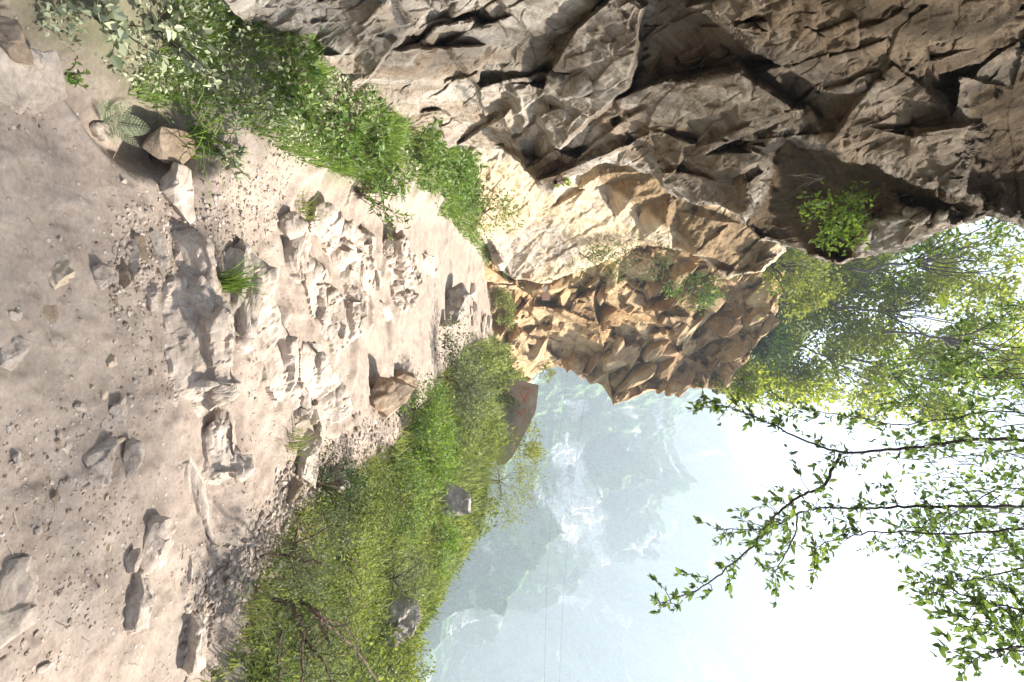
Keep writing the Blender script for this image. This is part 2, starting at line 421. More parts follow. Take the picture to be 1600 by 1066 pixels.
def slabs(img, x0, y0, sp, ang, amp, seed, edge=2.2, thin=.22, calm=None, tilt=.55):
    """cover a depth image with overlapping broken slabs: each is a tilted plane with a sharp rim, the nearest one wins"""
    g = np.random.default_rng(seed); h, w = img.shape; Rr = math.hypot(w, h)
    out = img * (1 - amp * 1.1)
    for a in np.arange(-Rr / 2, Rr / 2, sp[0]):
        for b in np.arange(-Rr / 2, Rr / 2, sp[1]):
            u0 = a + g.uniform(-.6, .6) * sp[0]; v0 = b + g.uniform(-.6, .6) * sp[1]; an = ang + g.normal() * .28
            ca, sa = math.cos(ang), math.sin(ang); x = w / 2 + u0 * ca - v0 * sa; y = h / 2 + u0 * sa + v0 * ca
            k = g.uniform(.55, 1.45); ru, rv = sp[0] * k * .95, sp[1] * k * g.uniform(.8, 1.25); off = g.uniform(-1, .75); gu, gv = g.normal(size=2) * tilt
            cut = [(g.uniform(0, 6.283), g.uniform(.55, .95)) for _ in range(3)]
            if g.random() < thin: continue
            r = max(ru, rv) * 1.5; xa, xb = int(max(x - r, 0)), int(min(x + r, w)); ya, yb = int(max(y - r, 0)), int(min(y + r, h))
            if xb <= xa or yb <= ya: continue
            ca, sa = math.cos(an), math.sin(an)
            gx, gy = np.meshgrid(np.arange(xa, xb) - x, np.arange(ya, yb) - y)
            u = (gx * ca + gy * sa) / ru; v = (-gx * sa + gy * ca) / rv
            d = np.maximum(np.abs(u), np.abs(v)) - 1
            for t, dd in cut: d = np.maximum(d, u * math.cos(t) + v * math.sin(t) - dd)
            px = np.clip(d, 0, None) * min(ru, rv) / edge
            val = img[ya:yb, xa:xb] * (1 + amp * (off + gu * u + gv * v - px))
            out[ya:yb, xa:xb] = np.maximum(out[ya:yb, xa:xb], val)
    if calm is not None: out = img * (1 - amp * .8) * calm + out * (1 - calm)
    return out

def soft_poly(P, poly, soft, seed=0):
    d, _ = poly_dist(P, poly); d = d + soft * 1.2 * fbm(np.stack([P[:, 0] / 22, P[:, 1] / 22, 0 * d + seed], -1), 3, 5)
    return sstep(soft, -soft, d)

def block_shapes(g, n=26):
    import bmesh
    bm = bmesh.new(); bmesh.ops.create_icosphere(bm, subdivisions=3, radius=1.0); bm.verts.ensure_lookup_table()
    V0 = np.array([v.co[:] for v in bm.verts]); F0 = np.array([[v.index for v in f.verts] for f in bm.faces]); bm.free(); out = []
    for k in range(n):
        V = V0 / np.abs(V0).max(1, keepdims=True) * .9
        for i in range(7):
            d = g.normal(size=3); d /= np.linalg.norm(d); c = g.uniform(.45, .95); V = V - d * np.clip(V @ d - c, 0, None)[:, None]
        a, _ = facets(V * 2.2 + k * 7, 5, 1.2, 1, 24); V = V * (1 + .05 * a + .03 * fbm(V * 5 + k, 3, 6))[:, None]
        out.append(V * .5)
    return out, F0

def relief(name, poly, ctrl, mat, disp, step=2.0, margin=30, back=3.0, parent=None, warp=0.0, nets=(), stain_shades=(), rag=7.0, blocks=None):
    poly = np.array(poly, float); dense = []
    for a, b in zip(poly, np.roll(poly, -1, 0)):
        k = max(1, int(np.linalg.norm(b - a) / 5)); dense += [a + (b - a) * i / k for i in range(k)]
    poly = np.array(dense); W = np.stack([poly[:, 0] / 26, poly[:, 1] / 26, 0 * poly[:, 0] + len(name)], -1)
    poly = poly + rag * np.stack([fbm(W, 4, 91, .65), fbm(W, 4, 92, .65)], -1)
    x0, y0 = poly.min(0) - margin; x1, y1 = poly.max(0) + margin
    nx = int((x1 - x0) / step) + 1; ny = int((y1 - y0) / step) + 1
    gx, gy = np.meshgrid(np.linspace(x0, x1, nx), np.linspace(y0, y1, ny))
    P = np.stack([gx.ravel(), gy.ravel()], -1)
    sd, Q = poly_dist(P, poly)
    keep = sd < margin
    out = np.clip(sd, 0, None)
    E = np.where((sd > 0)[:, None], Q + (P - Q) * 0.04, P)
    # wander the lookup so that the creases are not ruler straight
    if warp:
        W = np.stack([E[:, 0] / 40, E[:, 1] / 40, 0 * E[:, 0]], -1)
        E2 = E + warp * np.stack([fbm(W, 4, 71), fbm(W, 4, 72)], -1)
    else: E2 = E
    ix0, iy0 = int(x0) - 20, int(y0) - 20
    img = depth_image(ctrl, ix0, iy0, int(x1) + 20, int(y1) + 20)
    calm = None
    if len(stain_shades) > 3:
        hh, ww = img.shape; cx_, cy_ = np.meshgrid(np.arange(ww) + ix0, np.arange(hh) + iy0); CP = np.stack([cx_.ravel(), cy_.ravel()], -1).astype(float)
        calm = .9 * np.maximum(soft_poly(CP, stain_shades[0][0], 15, 0), soft_poly(CP, stain_shades[1][0], 20, 1)).reshape(hh, ww)
    for nt_ in nets: img = slabs(img, ix0, iy0, *nt_[:5], calm=calm, tilt=nt_[5] if len(nt_) > 5 else .55)
    d = 1 / bilin(img, E2[:, 0] - ix0, E2[:, 1] - iy0)
    r = ray(E[:, 0], E[:, 1])
    V = CAM + r * d[:, None]
    V = V + r * (out * d / FPX * back)[:, None]
    F = grid_faces(ny, nx, keep)[:, ::-1]
    N = vnormals(V, F)
    # smooth the normals a little so that the relief does not tear
    G = N.reshape(ny, nx, 3)
    for _ in range(4):
        G = (np.roll(G, 2, 0) + np.roll(G, -2, 0) + np.roll(G, 2, 1) + np.roll(G, -2, 1) + G) / 5
    N = G.reshape(-1, 3); N = N / (np.linalg.norm(N, axis=1, keepdims=True) + 1e-9)
    V = V + N * disp(V)[:, None]
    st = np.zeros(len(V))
    for i, (pl, soft, amt) in enumerate(stain_shades): st = np.maximum(st, amt * soft_poly(P, pl, soft, i))
    V, F, st = compact(V, F, st)
    if blocks is not None:
        F3 = np.concatenate([F[:, [0, 1, 2]], F[:, [0, 2, 3]]]); VV = [V]; FF = [F3]; n0 = len(V); SS = [st]
        g = np.random.default_rng(blocks['seed']); BV, BF = block_shapes(g)
        tries = 0; made = 0
        while made < blocks['n'] and tries < blocks['n'] * 8:
            tries += 1
            q = np.array([g.uniform(x0 + margin, x1 - margin), g.uniform(y0 + margin, y1 - margin)])
            if poly_dist(q[None], poly)[0][0] > -3: continue
            dq = float(1 / bilin(img, q[0:1] - ix0, q[1:2] - iy0)[0]); r_ = ray(q[0], q[1]); sc = blocks['px'][0] * (blocks['px'][1] / blocks['px'][0]) ** (g.random() ** 2.2) * dq / FPX
            b = BV[g.integers(len(BV))] * sc * g.uniform(.6, 1.4, 3) * blocks['asp']
            Rm = np.array(Matrix.Rotation(g.normal() * .3 + blocks['rot'][2], 3, 'Z') @ Matrix.Rotation(g.normal() * .22 + blocks['rot'][1], 3, 'Y') @ Matrix.Rotation(g.normal() * .22 + blocks['rot'][0], 3, 'X'))
            VV.append(b @ Rm.T + CAM + r_ * (dq + sc * g.uniform(.0, .34))); FF.append(BF + n0); n0 += len(b); SS.append(np.full(len(b), max(0., g.uniform(-.9, .8)))); made += 1
        V = np.concatenate(VV); F = np.concatenate(FF); st = np.concatenate(SS)
    return mesh_np(name, V, F, mat, parent, False, {'stain_shade': st})

def shear(V, ax=(1, 1, 1), seed=0, rot=None):
    P = V.copy()
    if rot is not None: P = P @ np.array(Matrix.Rotation(rot[0], 3, rot[1])).T
    return P * np.array(ax)

def disp_near(V):
    k = np.clip(np.linalg.norm(V - CAM, axis=1) / 5.0, 0.4, 1.3)
    P = shear(V, (1, 1, 1), 0, (R(32), 'X'))
    c, _ = facets(P * np.array([7, 3.6, 4.6]) + 9, 13, 1.7, 1, 34)
    r = ridged(P * np.array([2.2, 1.0, 1.2]), 5, 14, 0.5)
    return k * (0.008 * c + 0.040 * r) + 0.007 * fbm(P * 16, 4, 15, 0.6)

def disp_yellow(V):
    P = shear(V, (1, 1, 1), 0, (R(-35), 'Y'))
    c, _ = facets(P * np.array([3.0, 1.6, 1.2]) + 5, 23, 1.2, 1, 22)
    r = ridged(P * np.array([2.6, .9, .5]), 4, 24)
    return 0.03 * c + 0.06 * r + 0.025 * fbm(P * 7, 4, 25)

def disp_crag(V):
    P = shear(V, (1, 1, 1), 0, (R(25), 'Y'))
    c, _ = facets(P * np.array([1.4, 1.0, 1.1]) + 8, 33, 1.6, 1, 26)
    return 0.05 * c + 0.035 * fbm(P * 4, 4, 34)

NEAR_POLY = [(300, -60), (330, -20), (400, 60), (450, 120), (520, 190), (600, 215), (680, 235), (722, 226), (760, 222), (788, 228), (808, 247), (842, 286), (864, 297), (872, 282), (895, 270), (920, 258), (950, 246), (976, 254), (998, 265), (1028, 270), (1036, 286), (1067, 312), (1093, 318), (1114, 316),
             (1145, 326), (1174, 338), (1168, 352), (1180, 366), (1200, 374), (1250, 383), (1290, 405), (1312, 412), (1340, 402), (1370, 398), (1400, 384), (1450, 366), (1500, 346), (1540, 328), (1560, 332), (1600, 345), (1680, 360), (1680, -60)]
NEAR_CTRL = [
    # foot of the wall
    (260, -100, 2.1), (300, 0, 2.35), (400, 60, 2.9), (450, 120, 3.35), (520, 190, 4.4), (600, 215, 5.6), (680, 235, 7.6), (725, 226, 8.6),
    (400, -100, 2.35), (500, 0, 2.6), (500, 60, 3.0), (560, 130, 3.7), (620, 170, 4.7), (470, -100, 2.3),
    # bulging grey lower wall with a hollow above it
    (580, 0, 2.5), (600, 60, 2.85), (640, 95, 3.2), (660, 130, 4.1), (600, 150, 4.3), (690, 60, 3.3), (690, 0, 2.75), (700, 140, 4.6), (720, 180, 5.9), (760, 200, 7.4), (785, 226, 8.6),
    (800, 120, 4.2), (800, 60, 3.3), (800, 0, 2.75), (800, -100, 2.2), (850, 160, 4.9), (820, 200, 5.6), (840, 240, 6.3), (842, 286, 7.2), (866, 297, 7.5), (880, 240, 6.1), (900, 235, 5.8), (950, 243, 6.1),
    (900, 130, 4.2), (900, 60, 3.35), (900, 0, 2.7), (940, 190, 5.0), (1000, 150, 4.4), (1000, 60, 3.2), (1000, -100, 2.2), (1000, 230, 5.9), (1030, 270, 6.6), (1067, 312, 7.4), (1100, 318, 7.3),
    # block with the sharp lower tip
    (1100, 200, 5.0), (1150, 160, 4.3), (1120, 270, 6.0), (1174, 338, 6.6), (1160, 270, 5.9), (1215, 203, 4.9), (1230, 199, 4.8), (1100, 90, 3.5), (1100, 0, 2.75),
    # dark ceiling recess behind it
    (1181, 335, 8.0), (1170, 356, 8.4), (1200, 374, 8.8), (1222, 215, 5.6), (1290, 240, 6.0), (1250, 300, 7.6), (1290, 405, 8.8), (1312, 412, 8.8), (1340, 402, 8.4), (1350, 300, 6.7), (1400, 384, 7.6), (1400, 330, 6.9), (1410, 285, 6.0),
    (1345, 352, 7.5), (1450, 318, 6.3), (1450, 366, 7.0), (1500, 346, 6.5), (1540, 328, 6.0),
    # rim that runs from the tip up to the right
    (1310, 232, 5.0), (1410, 262, 5.2), (1500, 300, 5.5), (1560, 332, 5.8), (1610, 346, 6.0), (1700, 370, 6.2),
    (1250, 150, 4.1), (1350, 190, 4.5), (1450, 220, 4.7), (1500, 215, 4.8), (1530, 140, 4.3), (1560, 120, 4.2), (1600, 103, 4.1), (1700, 90, 4.0),
    (1540, 200, 5.2), (1600, 200, 5.3), (1540, 280, 5.7), (1600, 280, 5.9), (1700, 250, 5.7),
    (1250, 60, 3.1), (1350, 90, 3.4), (1350, 0, 2.6), (1450, 110, 3.7), (1500, 40, 3.0), (1250, -100, 2.2), (1500, -100, 2.2), (1700, -100, 2.3), (1650, 20, 2.9)]
NEAR_CTRL = [(X, Y, d * (1 - 0.40 * float(sstep(760, 1560, X)))) for X, Y, d in NEAR_CTRL]
near = relief('overhanging_cliff', NEAR_POLY, NEAR_CTRL, M['cliff'], disp_near, 1.35, 34, 5.0, None, 5, [((140, 64), -.45, .095, 1, 4.5), ((62, 26), -.42, .028, 2, 3), ((24, 10), -.48, .008, 3, 2.4)], [  # brown rock; shade of the recess and upper wall is painted in too
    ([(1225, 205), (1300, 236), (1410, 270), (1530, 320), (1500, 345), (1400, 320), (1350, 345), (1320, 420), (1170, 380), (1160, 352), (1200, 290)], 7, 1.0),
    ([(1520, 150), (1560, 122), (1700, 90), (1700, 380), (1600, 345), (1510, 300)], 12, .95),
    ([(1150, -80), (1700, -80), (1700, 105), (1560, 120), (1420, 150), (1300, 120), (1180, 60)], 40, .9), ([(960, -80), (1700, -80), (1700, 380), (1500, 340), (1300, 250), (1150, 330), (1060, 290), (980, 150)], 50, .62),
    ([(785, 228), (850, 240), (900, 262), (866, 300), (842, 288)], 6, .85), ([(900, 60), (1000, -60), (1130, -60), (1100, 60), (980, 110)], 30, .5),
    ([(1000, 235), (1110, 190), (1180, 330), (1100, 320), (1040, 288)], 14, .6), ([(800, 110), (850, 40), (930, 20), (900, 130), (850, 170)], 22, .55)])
# the roof slab is unseen, added overhead to shade the upper cliff wall
def add_shade_roof():
    a = np.linspace(0, 1, 90); b = np.linspace(-6, 3.4, 120); A_, B_ = np.meshgrid(a, b, indexing='ij')
    x = -1.9 + 3.3 * A_; z = 3.6 + 2.0 * np.sin(A_ * 1.5) + .22 * np.clip(B_, -2, 4) + .35
    edge = 1 + .25 * np.sin(B_ * 1.3) + .12 * np.sin(B_ * 3.1)
    V = np.stack([-1.9 + (x + 1.9) * edge, B_, z], -1).reshape(-1, 3)
    f1, _ = facets(V * .9, 17, 1.6, 1, 40); V[:, 2] += .28 * f1 + .08 * fbm(V * 3, 4, 3)
    F = grid_faces(90, 120)
    T = V + np.array([-.6, -.2, 1.6])
    n = len(V); Vs = np.concatenate([V, T]); Fs = np.concatenate([F, F[:, ::-1] + n])
    ring = np.concatenate([np.arange(120), np.arange(1, 90) * 120 + 119, 89 * 120 + np.arange(118, -1, -1), np.arange(88, 0, -1) * 120])
    r2 = np.roll(ring, -1); Fs = np.concatenate([Fs, np.stack([ring, r2, r2 + n, ring + n], -1)])
    mesh_np('shade_roof', Vs, Fs, M['cliff'], near)
add_shade_roof()
tag(near, 'huge grey and brown overhanging rock wall leaning over the path, nearest cliff', 'cliff')

YEL_POLY = [(660, 190), (760, 190), (850, 240), (930, 225), (1080, 250), (1200, 310), (1225, 390), (1190, 425), (1130, 428), (1090, 400), (1050, 385), (1000, 378), (960, 402), (905, 424), (850, 440), (805, 432), (780, 420), (740, 350), (690, 275)]
YEL_CTRL = [(640, 180, 9.5), (700, 270, 10.5), (760, 330, 13), (780, 400, 17), (800, 430, 19), (850, 440, 19), (905, 424, 18.5), (960, 402, 18), (1000, 378, 17.2), (1050, 385, 16.5), (1055, 368, 15.5), (840, 340, 14.5), (900, 300, 13.0), (960, 340, 14.8), (1000, 350, 15.2),
            (800, 380, 16.3), (880, 400, 17.2), (880, 375, 15.8), (850, 240, 10.8), (930, 240, 10.8), (1000, 325, 14.6), (1060, 375, 15.8), (945, 290, 13.6),
            # ledge blocks hanging over it
            (935, 278, 10.9), (990, 310, 11.6), (1040, 345, 12.3), (1085, 380, 13.0), (1000, 268, 10.5), (1050, 300, 11.0), (1100, 325, 11.6), (1060, 330, 12.2), (1110, 345, 11.4), (1130, 395, 13.0), (1090, 398, 13.4), (1150, 420, 13.8), (1160, 350, 11.8), (1200, 380, 12.4), (1225, 400, 12.6), (1180, 320, 11.0), (1240, 330, 11.5), (1080, 240, 9.8), (760, 190, 9.6)]
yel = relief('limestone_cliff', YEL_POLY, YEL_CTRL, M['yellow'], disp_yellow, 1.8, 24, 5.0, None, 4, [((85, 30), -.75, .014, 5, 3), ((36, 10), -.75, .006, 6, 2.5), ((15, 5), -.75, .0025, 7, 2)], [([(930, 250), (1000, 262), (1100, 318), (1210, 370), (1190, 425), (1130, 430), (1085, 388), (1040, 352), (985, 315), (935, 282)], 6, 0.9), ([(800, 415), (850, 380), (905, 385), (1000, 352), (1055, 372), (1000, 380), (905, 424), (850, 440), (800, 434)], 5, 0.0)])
tag(yel, 'sunlit cream and yellow limestone wall under brown ledges, between overhang and broken crag', 'cliff')

CRAG_POLY = [(700, 430), (790, 400), (850, 400), (960, 370), (1060, 350), (1160, 370), (1220, 410), (1215, 480), (1185, 530), (1160, 575), (1130, 606), (1080, 604), (1040, 611), (1010, 608), (985, 622), (961, 633), (956, 606), (930, 592), (900, 577), (862, 570), (838, 582), (825, 606), (800, 620), (770, 600), (740, 520)]
CRAG_CTRL = [(680, 420, 19), (740, 520, 25), (770, 600, 33), (800, 620, 35), (830, 600, 36), (862, 572, 36), (900, 577, 34), (956, 606, 32.5), (961, 633, 32.5), (1010, 608, 32), (1080, 604, 31.5), (1130, 606, 31), (1185, 530, 28), (1220, 440, 25), (1220, 400, 22),
             (790, 400, 20), (850, 400, 20.5), (960, 370, 20.5), (1060, 350, 20.5), (1160, 370, 21), (800, 480, 25), (850, 470, 25.5), (900, 440, 24), (830, 540, 30), (880, 520, 29), (930, 470, 26), (960, 540, 30), (1000, 480, 26.5), (1050, 430, 24.5), (1040, 530, 29.5), (1100, 470, 27), (1100, 560, 31), (1030, 580, 31.5), (970, 590, 31), (1150, 450, 26)]
crag = relief('broken_crag', CRAG_POLY, CRAG_CTRL, M['crag'], disp_crag, 1.7, 24, 4.0, None, 3, [((62, 30), .6, .036, 8, 2.0, .8), ((30, 14), .5, .015, 9, 1.6, .8)], [([(960, 370), (1060, 350), (1220, 400), (1190, 530), (1100, 540), (1000, 460)], 30, .6), ([(955, 600), (1130, 560), (1130, 606), (1010, 612), (960, 634)], 8, .7), ([(880, 440), (960, 470), (940, 520), (870, 500)], 20, .6)], 7.0, dict(n=330, seed=4, px=(8, 74), asp=np.array([1.35, 1.25, .55]), rot=(.15, .55, .35)))
tag(crag, 'farthest brown crag of broken angular blocks ending in a dark jutting corner above the valley', 'cliff')

# slope of earth and scrub above the crag
SL_POLY = [(1090, 350), (1200, 330), (1330, 340), (1420, 330), (1430, 380), (1330, 440), (1270, 520), (1215, 590), (1165, 625), (1120, 612), (1125, 560), (1130, 480), (1100, 420)]
SL_CTRL = [(1090, 340, 25), (1125, 560, 33), (1120, 620, 34), (1165, 630, 37), (1270, 520, 40), (1330, 440, 40), (1430, 380, 38), (1430, 320, 32), (1200, 330, 26), (1200, 450, 32), (1250, 400, 32)]
def disp_sl(V): return 0.8 * fbm(V * 0.3, 4, 61)
tslope = NT('scrub_slope'); vv_ = tslope.mapping('pos'); nn_ = tslope.noise(vv_, 1.2, 6, 0.7)
tslope.bsdf(tslope.ramp(nn_, [(0.3, (0.03, 0.045, 0.015)), (0.5, (0.08, 0.11, 0.03)), (0.7, (0.22, 0.19, 0.09))]), 0.95, tslope.bump(nn_, 0.6, 0.3))
slope = relief('hillside', SL_POLY, SL_CTRL, tslope.m, disp_sl, 4.0, 24, 5.0)
tag(slope, 'scrubby hillside above the crag', None, None, 'structure')
# ------------------------------------------------------------------ loose stones and outcrops
def ico(sub):
    import bmesh
    bm = bmesh.new(); bmesh.ops.create_icosphere(bm, subdivisions=sub, radius=1.0)
    bm.verts.ensure_lookup_table()
    V = np.array([v.co[:] for v in bm.verts]); F = np.array([[v.index for v in f.verts] for f in bm.faces]); bm.free()
    return V, F
ICO = {k: ico(k) for k in (1, 2, 3, 4, 5)}

def rotm(rz, rx=0.0, ry=0.0):
    return np.array((Matrix.Rotation(rz, 3, 'Z') @ Matrix.Rotation(ry, 3, 'Y') @ Matrix.Rotation(rx, 3, 'X')))

def rock_shape(seed, size, sub=4, cuts=12, rough=0.05, taper=0.0, layered=0.0, box=0.5):
    """angular stone: a boxy ball planed off by random cuts, then roughened"""
    g = np.random.default_rng(seed)
    V, F = ICO[sub]; V = V.copy()
    m = np.abs(V).max(1, keepdims=True); V = V * ((1 - box) + box / m)
    for i in range(cuts):
        n = g.normal(size=3); n /= np.linalg.norm(n)
        d = g.uniform(0.50, 0.88)
        s = V @ n; V = V - n * np.clip(s - d, 0, None)[:, None] * 0.96
    if taper: V[:, :2] *= (1 - taper * sstep(-1, 1, V[:, 2]))[:, None]
    V = V * np.array(size) * 0.5
    L = float(np.mean(size))
    N = V / (np.linalg.norm(V, axis=1, keepdims=True) + 1e-9)
    q = V / L
    a, _ = facets(q * 3.1 + g.uniform(0, 50, 3), seed % 97, 1.2, 1, 20)
    V = V + N * (L * (rough * a + rough * 0.7 * fbm(q * 3 + seed, 3, seed % 31) + rough * .35 * fbm(q * 11 + seed, 3, seed % 37)))[:, None]
    if layered:
        V = V + N * (L * layered * np.sin(V[:, 2:3] / L * 38 + 2 * fbm(q * 2, 2, 4)[:, None]))
    return V, F

def rock_at(name, X, Y, w, d, h, label, cat, mat, rz=0, rx=0, ry=0, seed=1, sub=4, sink=0.3, rough=0.05, taper=0.0, layered=0.0, group=None, cuts=12, lift=0.0, p=None, box=.5):
    p = ground_at(X, Y) if p is None else np.asarray(p, float)
    V, F = rock_shape(seed, (w, d, h), sub, cuts, rough, taper, layered, box)
    V = V @ rotm(R(rz), R(rx), R(ry)).T
    zmin = V[:, 2].min(); ht = V[:, 2].max() - zmin
    V = V + p + np.array([0, 0, -zmin - ht * sink + lift])
    o = mesh_np(name, V, F, M[mat], None, False, None, p)
    return tag(o, label, cat, group)

# trodden platform edge, left foreground
rock_at('edge_stone', 50, 128, .22, .42, .12, 'pale rounded grey stone with a small green weed on it, at the platform edge', 'stone', 'pathrock', 24, seed=3, sink=.6, rough=.05, sub=5)
rock_at('edge_stone', 150, 207, .085, .13, .10, 'small pale wedge stone beside the grey fern at the platform edge', 'stone', 'stone', -25, seed=5, sink=.4)
rock_at('edge_stone', 252, 232, .17, .40, .26, 'dark brown flat topped block beside the fern, in the shade', 'stone', 'brownstone', 12, seed=8, sink=.42, rough=.03, sub=5)
rock_at('edge_stone', 278, 305, .30, .26, .13, 'long pale slab running on from the dark brown block along the step', 'stone', 'pathrock', 8, seed=12, sink=.5, rough=.04, sub=5)
# foreground stones
S = [
 (95, 425, .105, .115, .075, 'tan layered stone half buried at the left end of the row of foreground stones', 'tanstone', 20, 21, .35, .02),
 (155, 432, .13, .07, .11, 'upright grey slab between the tan layered stone and two thin brown slabs', 'stone', 10, 22, .3, 0),
 (186, 428, .16, .035, .09, 'thin upright brown slab right next to the upright grey slab', 'brownstone', 6, 23, .4, 0),
 (203, 410, .21, .035, .09, 'longer thin slab set on edge, second of the two thin slabs in the stone row', 'pathrock', 8, 24, .4, 0),
 (214, 388, .11, .045, .09, 'short dark faced slab at the shaded upper end of the stone row', 'brownstone', 12, 25, .4, 0),
 (248, 400, .21, .05, .085, 'dark faced wedge slab with a long pale tail, nearest the gravel by the step', 'pathrock', 14, 26, .45, 0),
 (280, 402, .10, .06, .05, 'pale oval flat stone lying in the gravel just below the step', 'stone', 5, 27, .4, 0),
 (231, 462, .135, .055, .075, 'pale leaf shaped stone with a dark left side below the thin slabs', 'stone', 4, 28, .35, 0),
 (82, 489, .12, .10, .035, 'flat reddish brown stone pressed into the dirt', 'brownstone', 10, 29, .65, 0),
 (16, 553, .10, .085, .07, 'whitish lump of stone near the lower left of the path, alone', 'stone', -10, 30, .4, 0),
 (170, 566, .05, .05, .04, 'small tan stone with a dark side in the open dirt, smallest of the single stones', 'tanstone', 30, 31, .35, 0),
 (182, 640, .115, .08, .06, 'small pale wedge with a dark flank in the middle of the dirt', 'stone', -14, 32, .4, 0),
 (104, 700, .115, .12, .03, 'flat pale square stone flush with the dirt', 'stone', 15, 33, .7, 0),
 (158, 718, .20, .16, .12, 'large pale wedge shaped stone, left one of a pair in the open dirt', 'stone', -12, 34, .35, 0),
 (201, 724, .19, .07, .10, 'narrow pale stone standing right beside the large wedge stone', 'stone', -4, 35, .35, 0),
 (22, 958, .30, .22, .15, 'rounded dirt coloured boulder at the bottom left corner of the path', 'pathrock', -28, 36, .45, 0),
 (238, 850, .24, .15, .14, 'dark topped pointed stone, largest of the cluster in the lower foreground', 'stone', -6, 37, .35, 0),
 (199, 876, .09, .06, .07, 'small dark sided stone tucked against the lower foreground cluster', 'stone', 0, 38, .3, 0),
 (218, 938, .23, .16, .15, 'broad pale stone with a dark left face ending the lower foreground cluster', 'stone', -22, 39, .4, 0),
 (296, 882, .24, .05, .06, 'thin whitish sliver of stone flush with the dirt between the cluster and the gravel', 'stone', -5, 40, .6, 0),
 (300, 1000, .30, .16, .17, 'pale wedge stone with a dark flank beside the grass at the bottom edge', 'stone', -20, 41, .4, 0),
 (8, 62, .12, .16, .10, 'dark lump of stone in the extreme upper left corner', 'brownstone', 0, 42, .4, 0),
]
for (X, Y, w_, d_, h_, lab, mt, rz, sd_, sk, lay) in S:
    rock_at('path_stone', X, Y, w_ * 1.08, d_, h_, lab, 'stone', mt, rz, seed=sd_ * 3 + 1, sub=5, sink=sk + .12, rough=.05, layered=lay, group='stones lying on the dirt path', cuts=9)

# ribs of bedrock across the path: crest line, steep shaded front, gentler back
def rib(pts, h, front, back, label, seed, ns=110, nu=44, steep=1.6, rough=1.0, name='bedrock_rib', mat='pathrock', taper=.22):
    W = np.array([ground_at(X, Y, h * .9) for X, Y in pts])
    L = np.concatenate([[0], np.cumsum(np.linalg.norm(np.diff(W, axis=0), axis=1))]); s = np.linspace(0, L[-1], ns)
    C = np.stack([np.interp(s, L, W[:, k]) for k in range(2)], -1)
    for _ in range(3): C[1:-1] = (C[:-2] + 2 * C[1:-1] + C[2:]) / 4
    T = np.gradient(C, axis=0); T /= np.linalg.norm(T, axis=1, keepdims=True) + 1e-9
    Nn = np.stack([T[:, 1], -T[:, 0]], -1); Nn *= np.where((Nn * -C).sum(1, keepdims=True) > 0, 1, -1)
    f = s / L[-1]
    q = np.stack([C[:, 0] * 4, C[:, 1] * 4, 0 * f + seed], -1)
    hh = h * sstep(0, taper, f) ** .7 * sstep(0, taper, 1 - f) ** .7 * (0.86 + 0.42 * fbm(q, 4, seed))
    u = np.linspace(-1, 1, nu)
    S, U = np.meshgrid(np.arange(ns), u, indexing='ij')
    prof = np.where(U < 0, 1 - np.abs(U) ** steep, 1 - np.abs(U) ** 1.1)
    off = np.where(U < 0, -U * front, -U * back)
    XY = C[S] + Nn[S] * off[..., None]
    g0 = gh(XY[..., 0], XY[..., 1], False)
    z = g0 - 0.07 - .05 * h + (hh[S] + 0.07) * prof
    V = np.stack([XY[..., 0], XY[..., 1], z], -1).reshape(-1, 3)
    F = grid_faces(ns, nu); N = vnormals(V, F)
    if N[:, 2].mean() < 0: F = F[:, ::-1]; N = -N
    along = np.stack([V @ np.append(T.mean(0), 0), V @ np.append(Nn.mean(0), 0), V[:, 2]], -1)
    a, _ = facets(along * np.array([3.2, 7, 9]) + seed, seed, 1.8, 1, 44)
    b, _ = facets(along * np.array([14, 26, 34]) + seed, seed + 3, 1.5, 1, 30)
    r = ridged(along * np.array([4, 16, 22]) + seed, 4, seed)
    V = V + N * (rough * (0.034 * a + 0.007 * b + 0.003 * r + .002 * fbm(V * 60, 3, seed)))[:, None] * (0.4 + h * 3.0)
    o = mesh_np(name, V, F, M[mat], None, False, None, W.mean(0))
    return tag(o, label, 'rock', 'small ribs breaking through the sand' if label.startswith('low furrowed') else 'ribs of bedrock in the path')
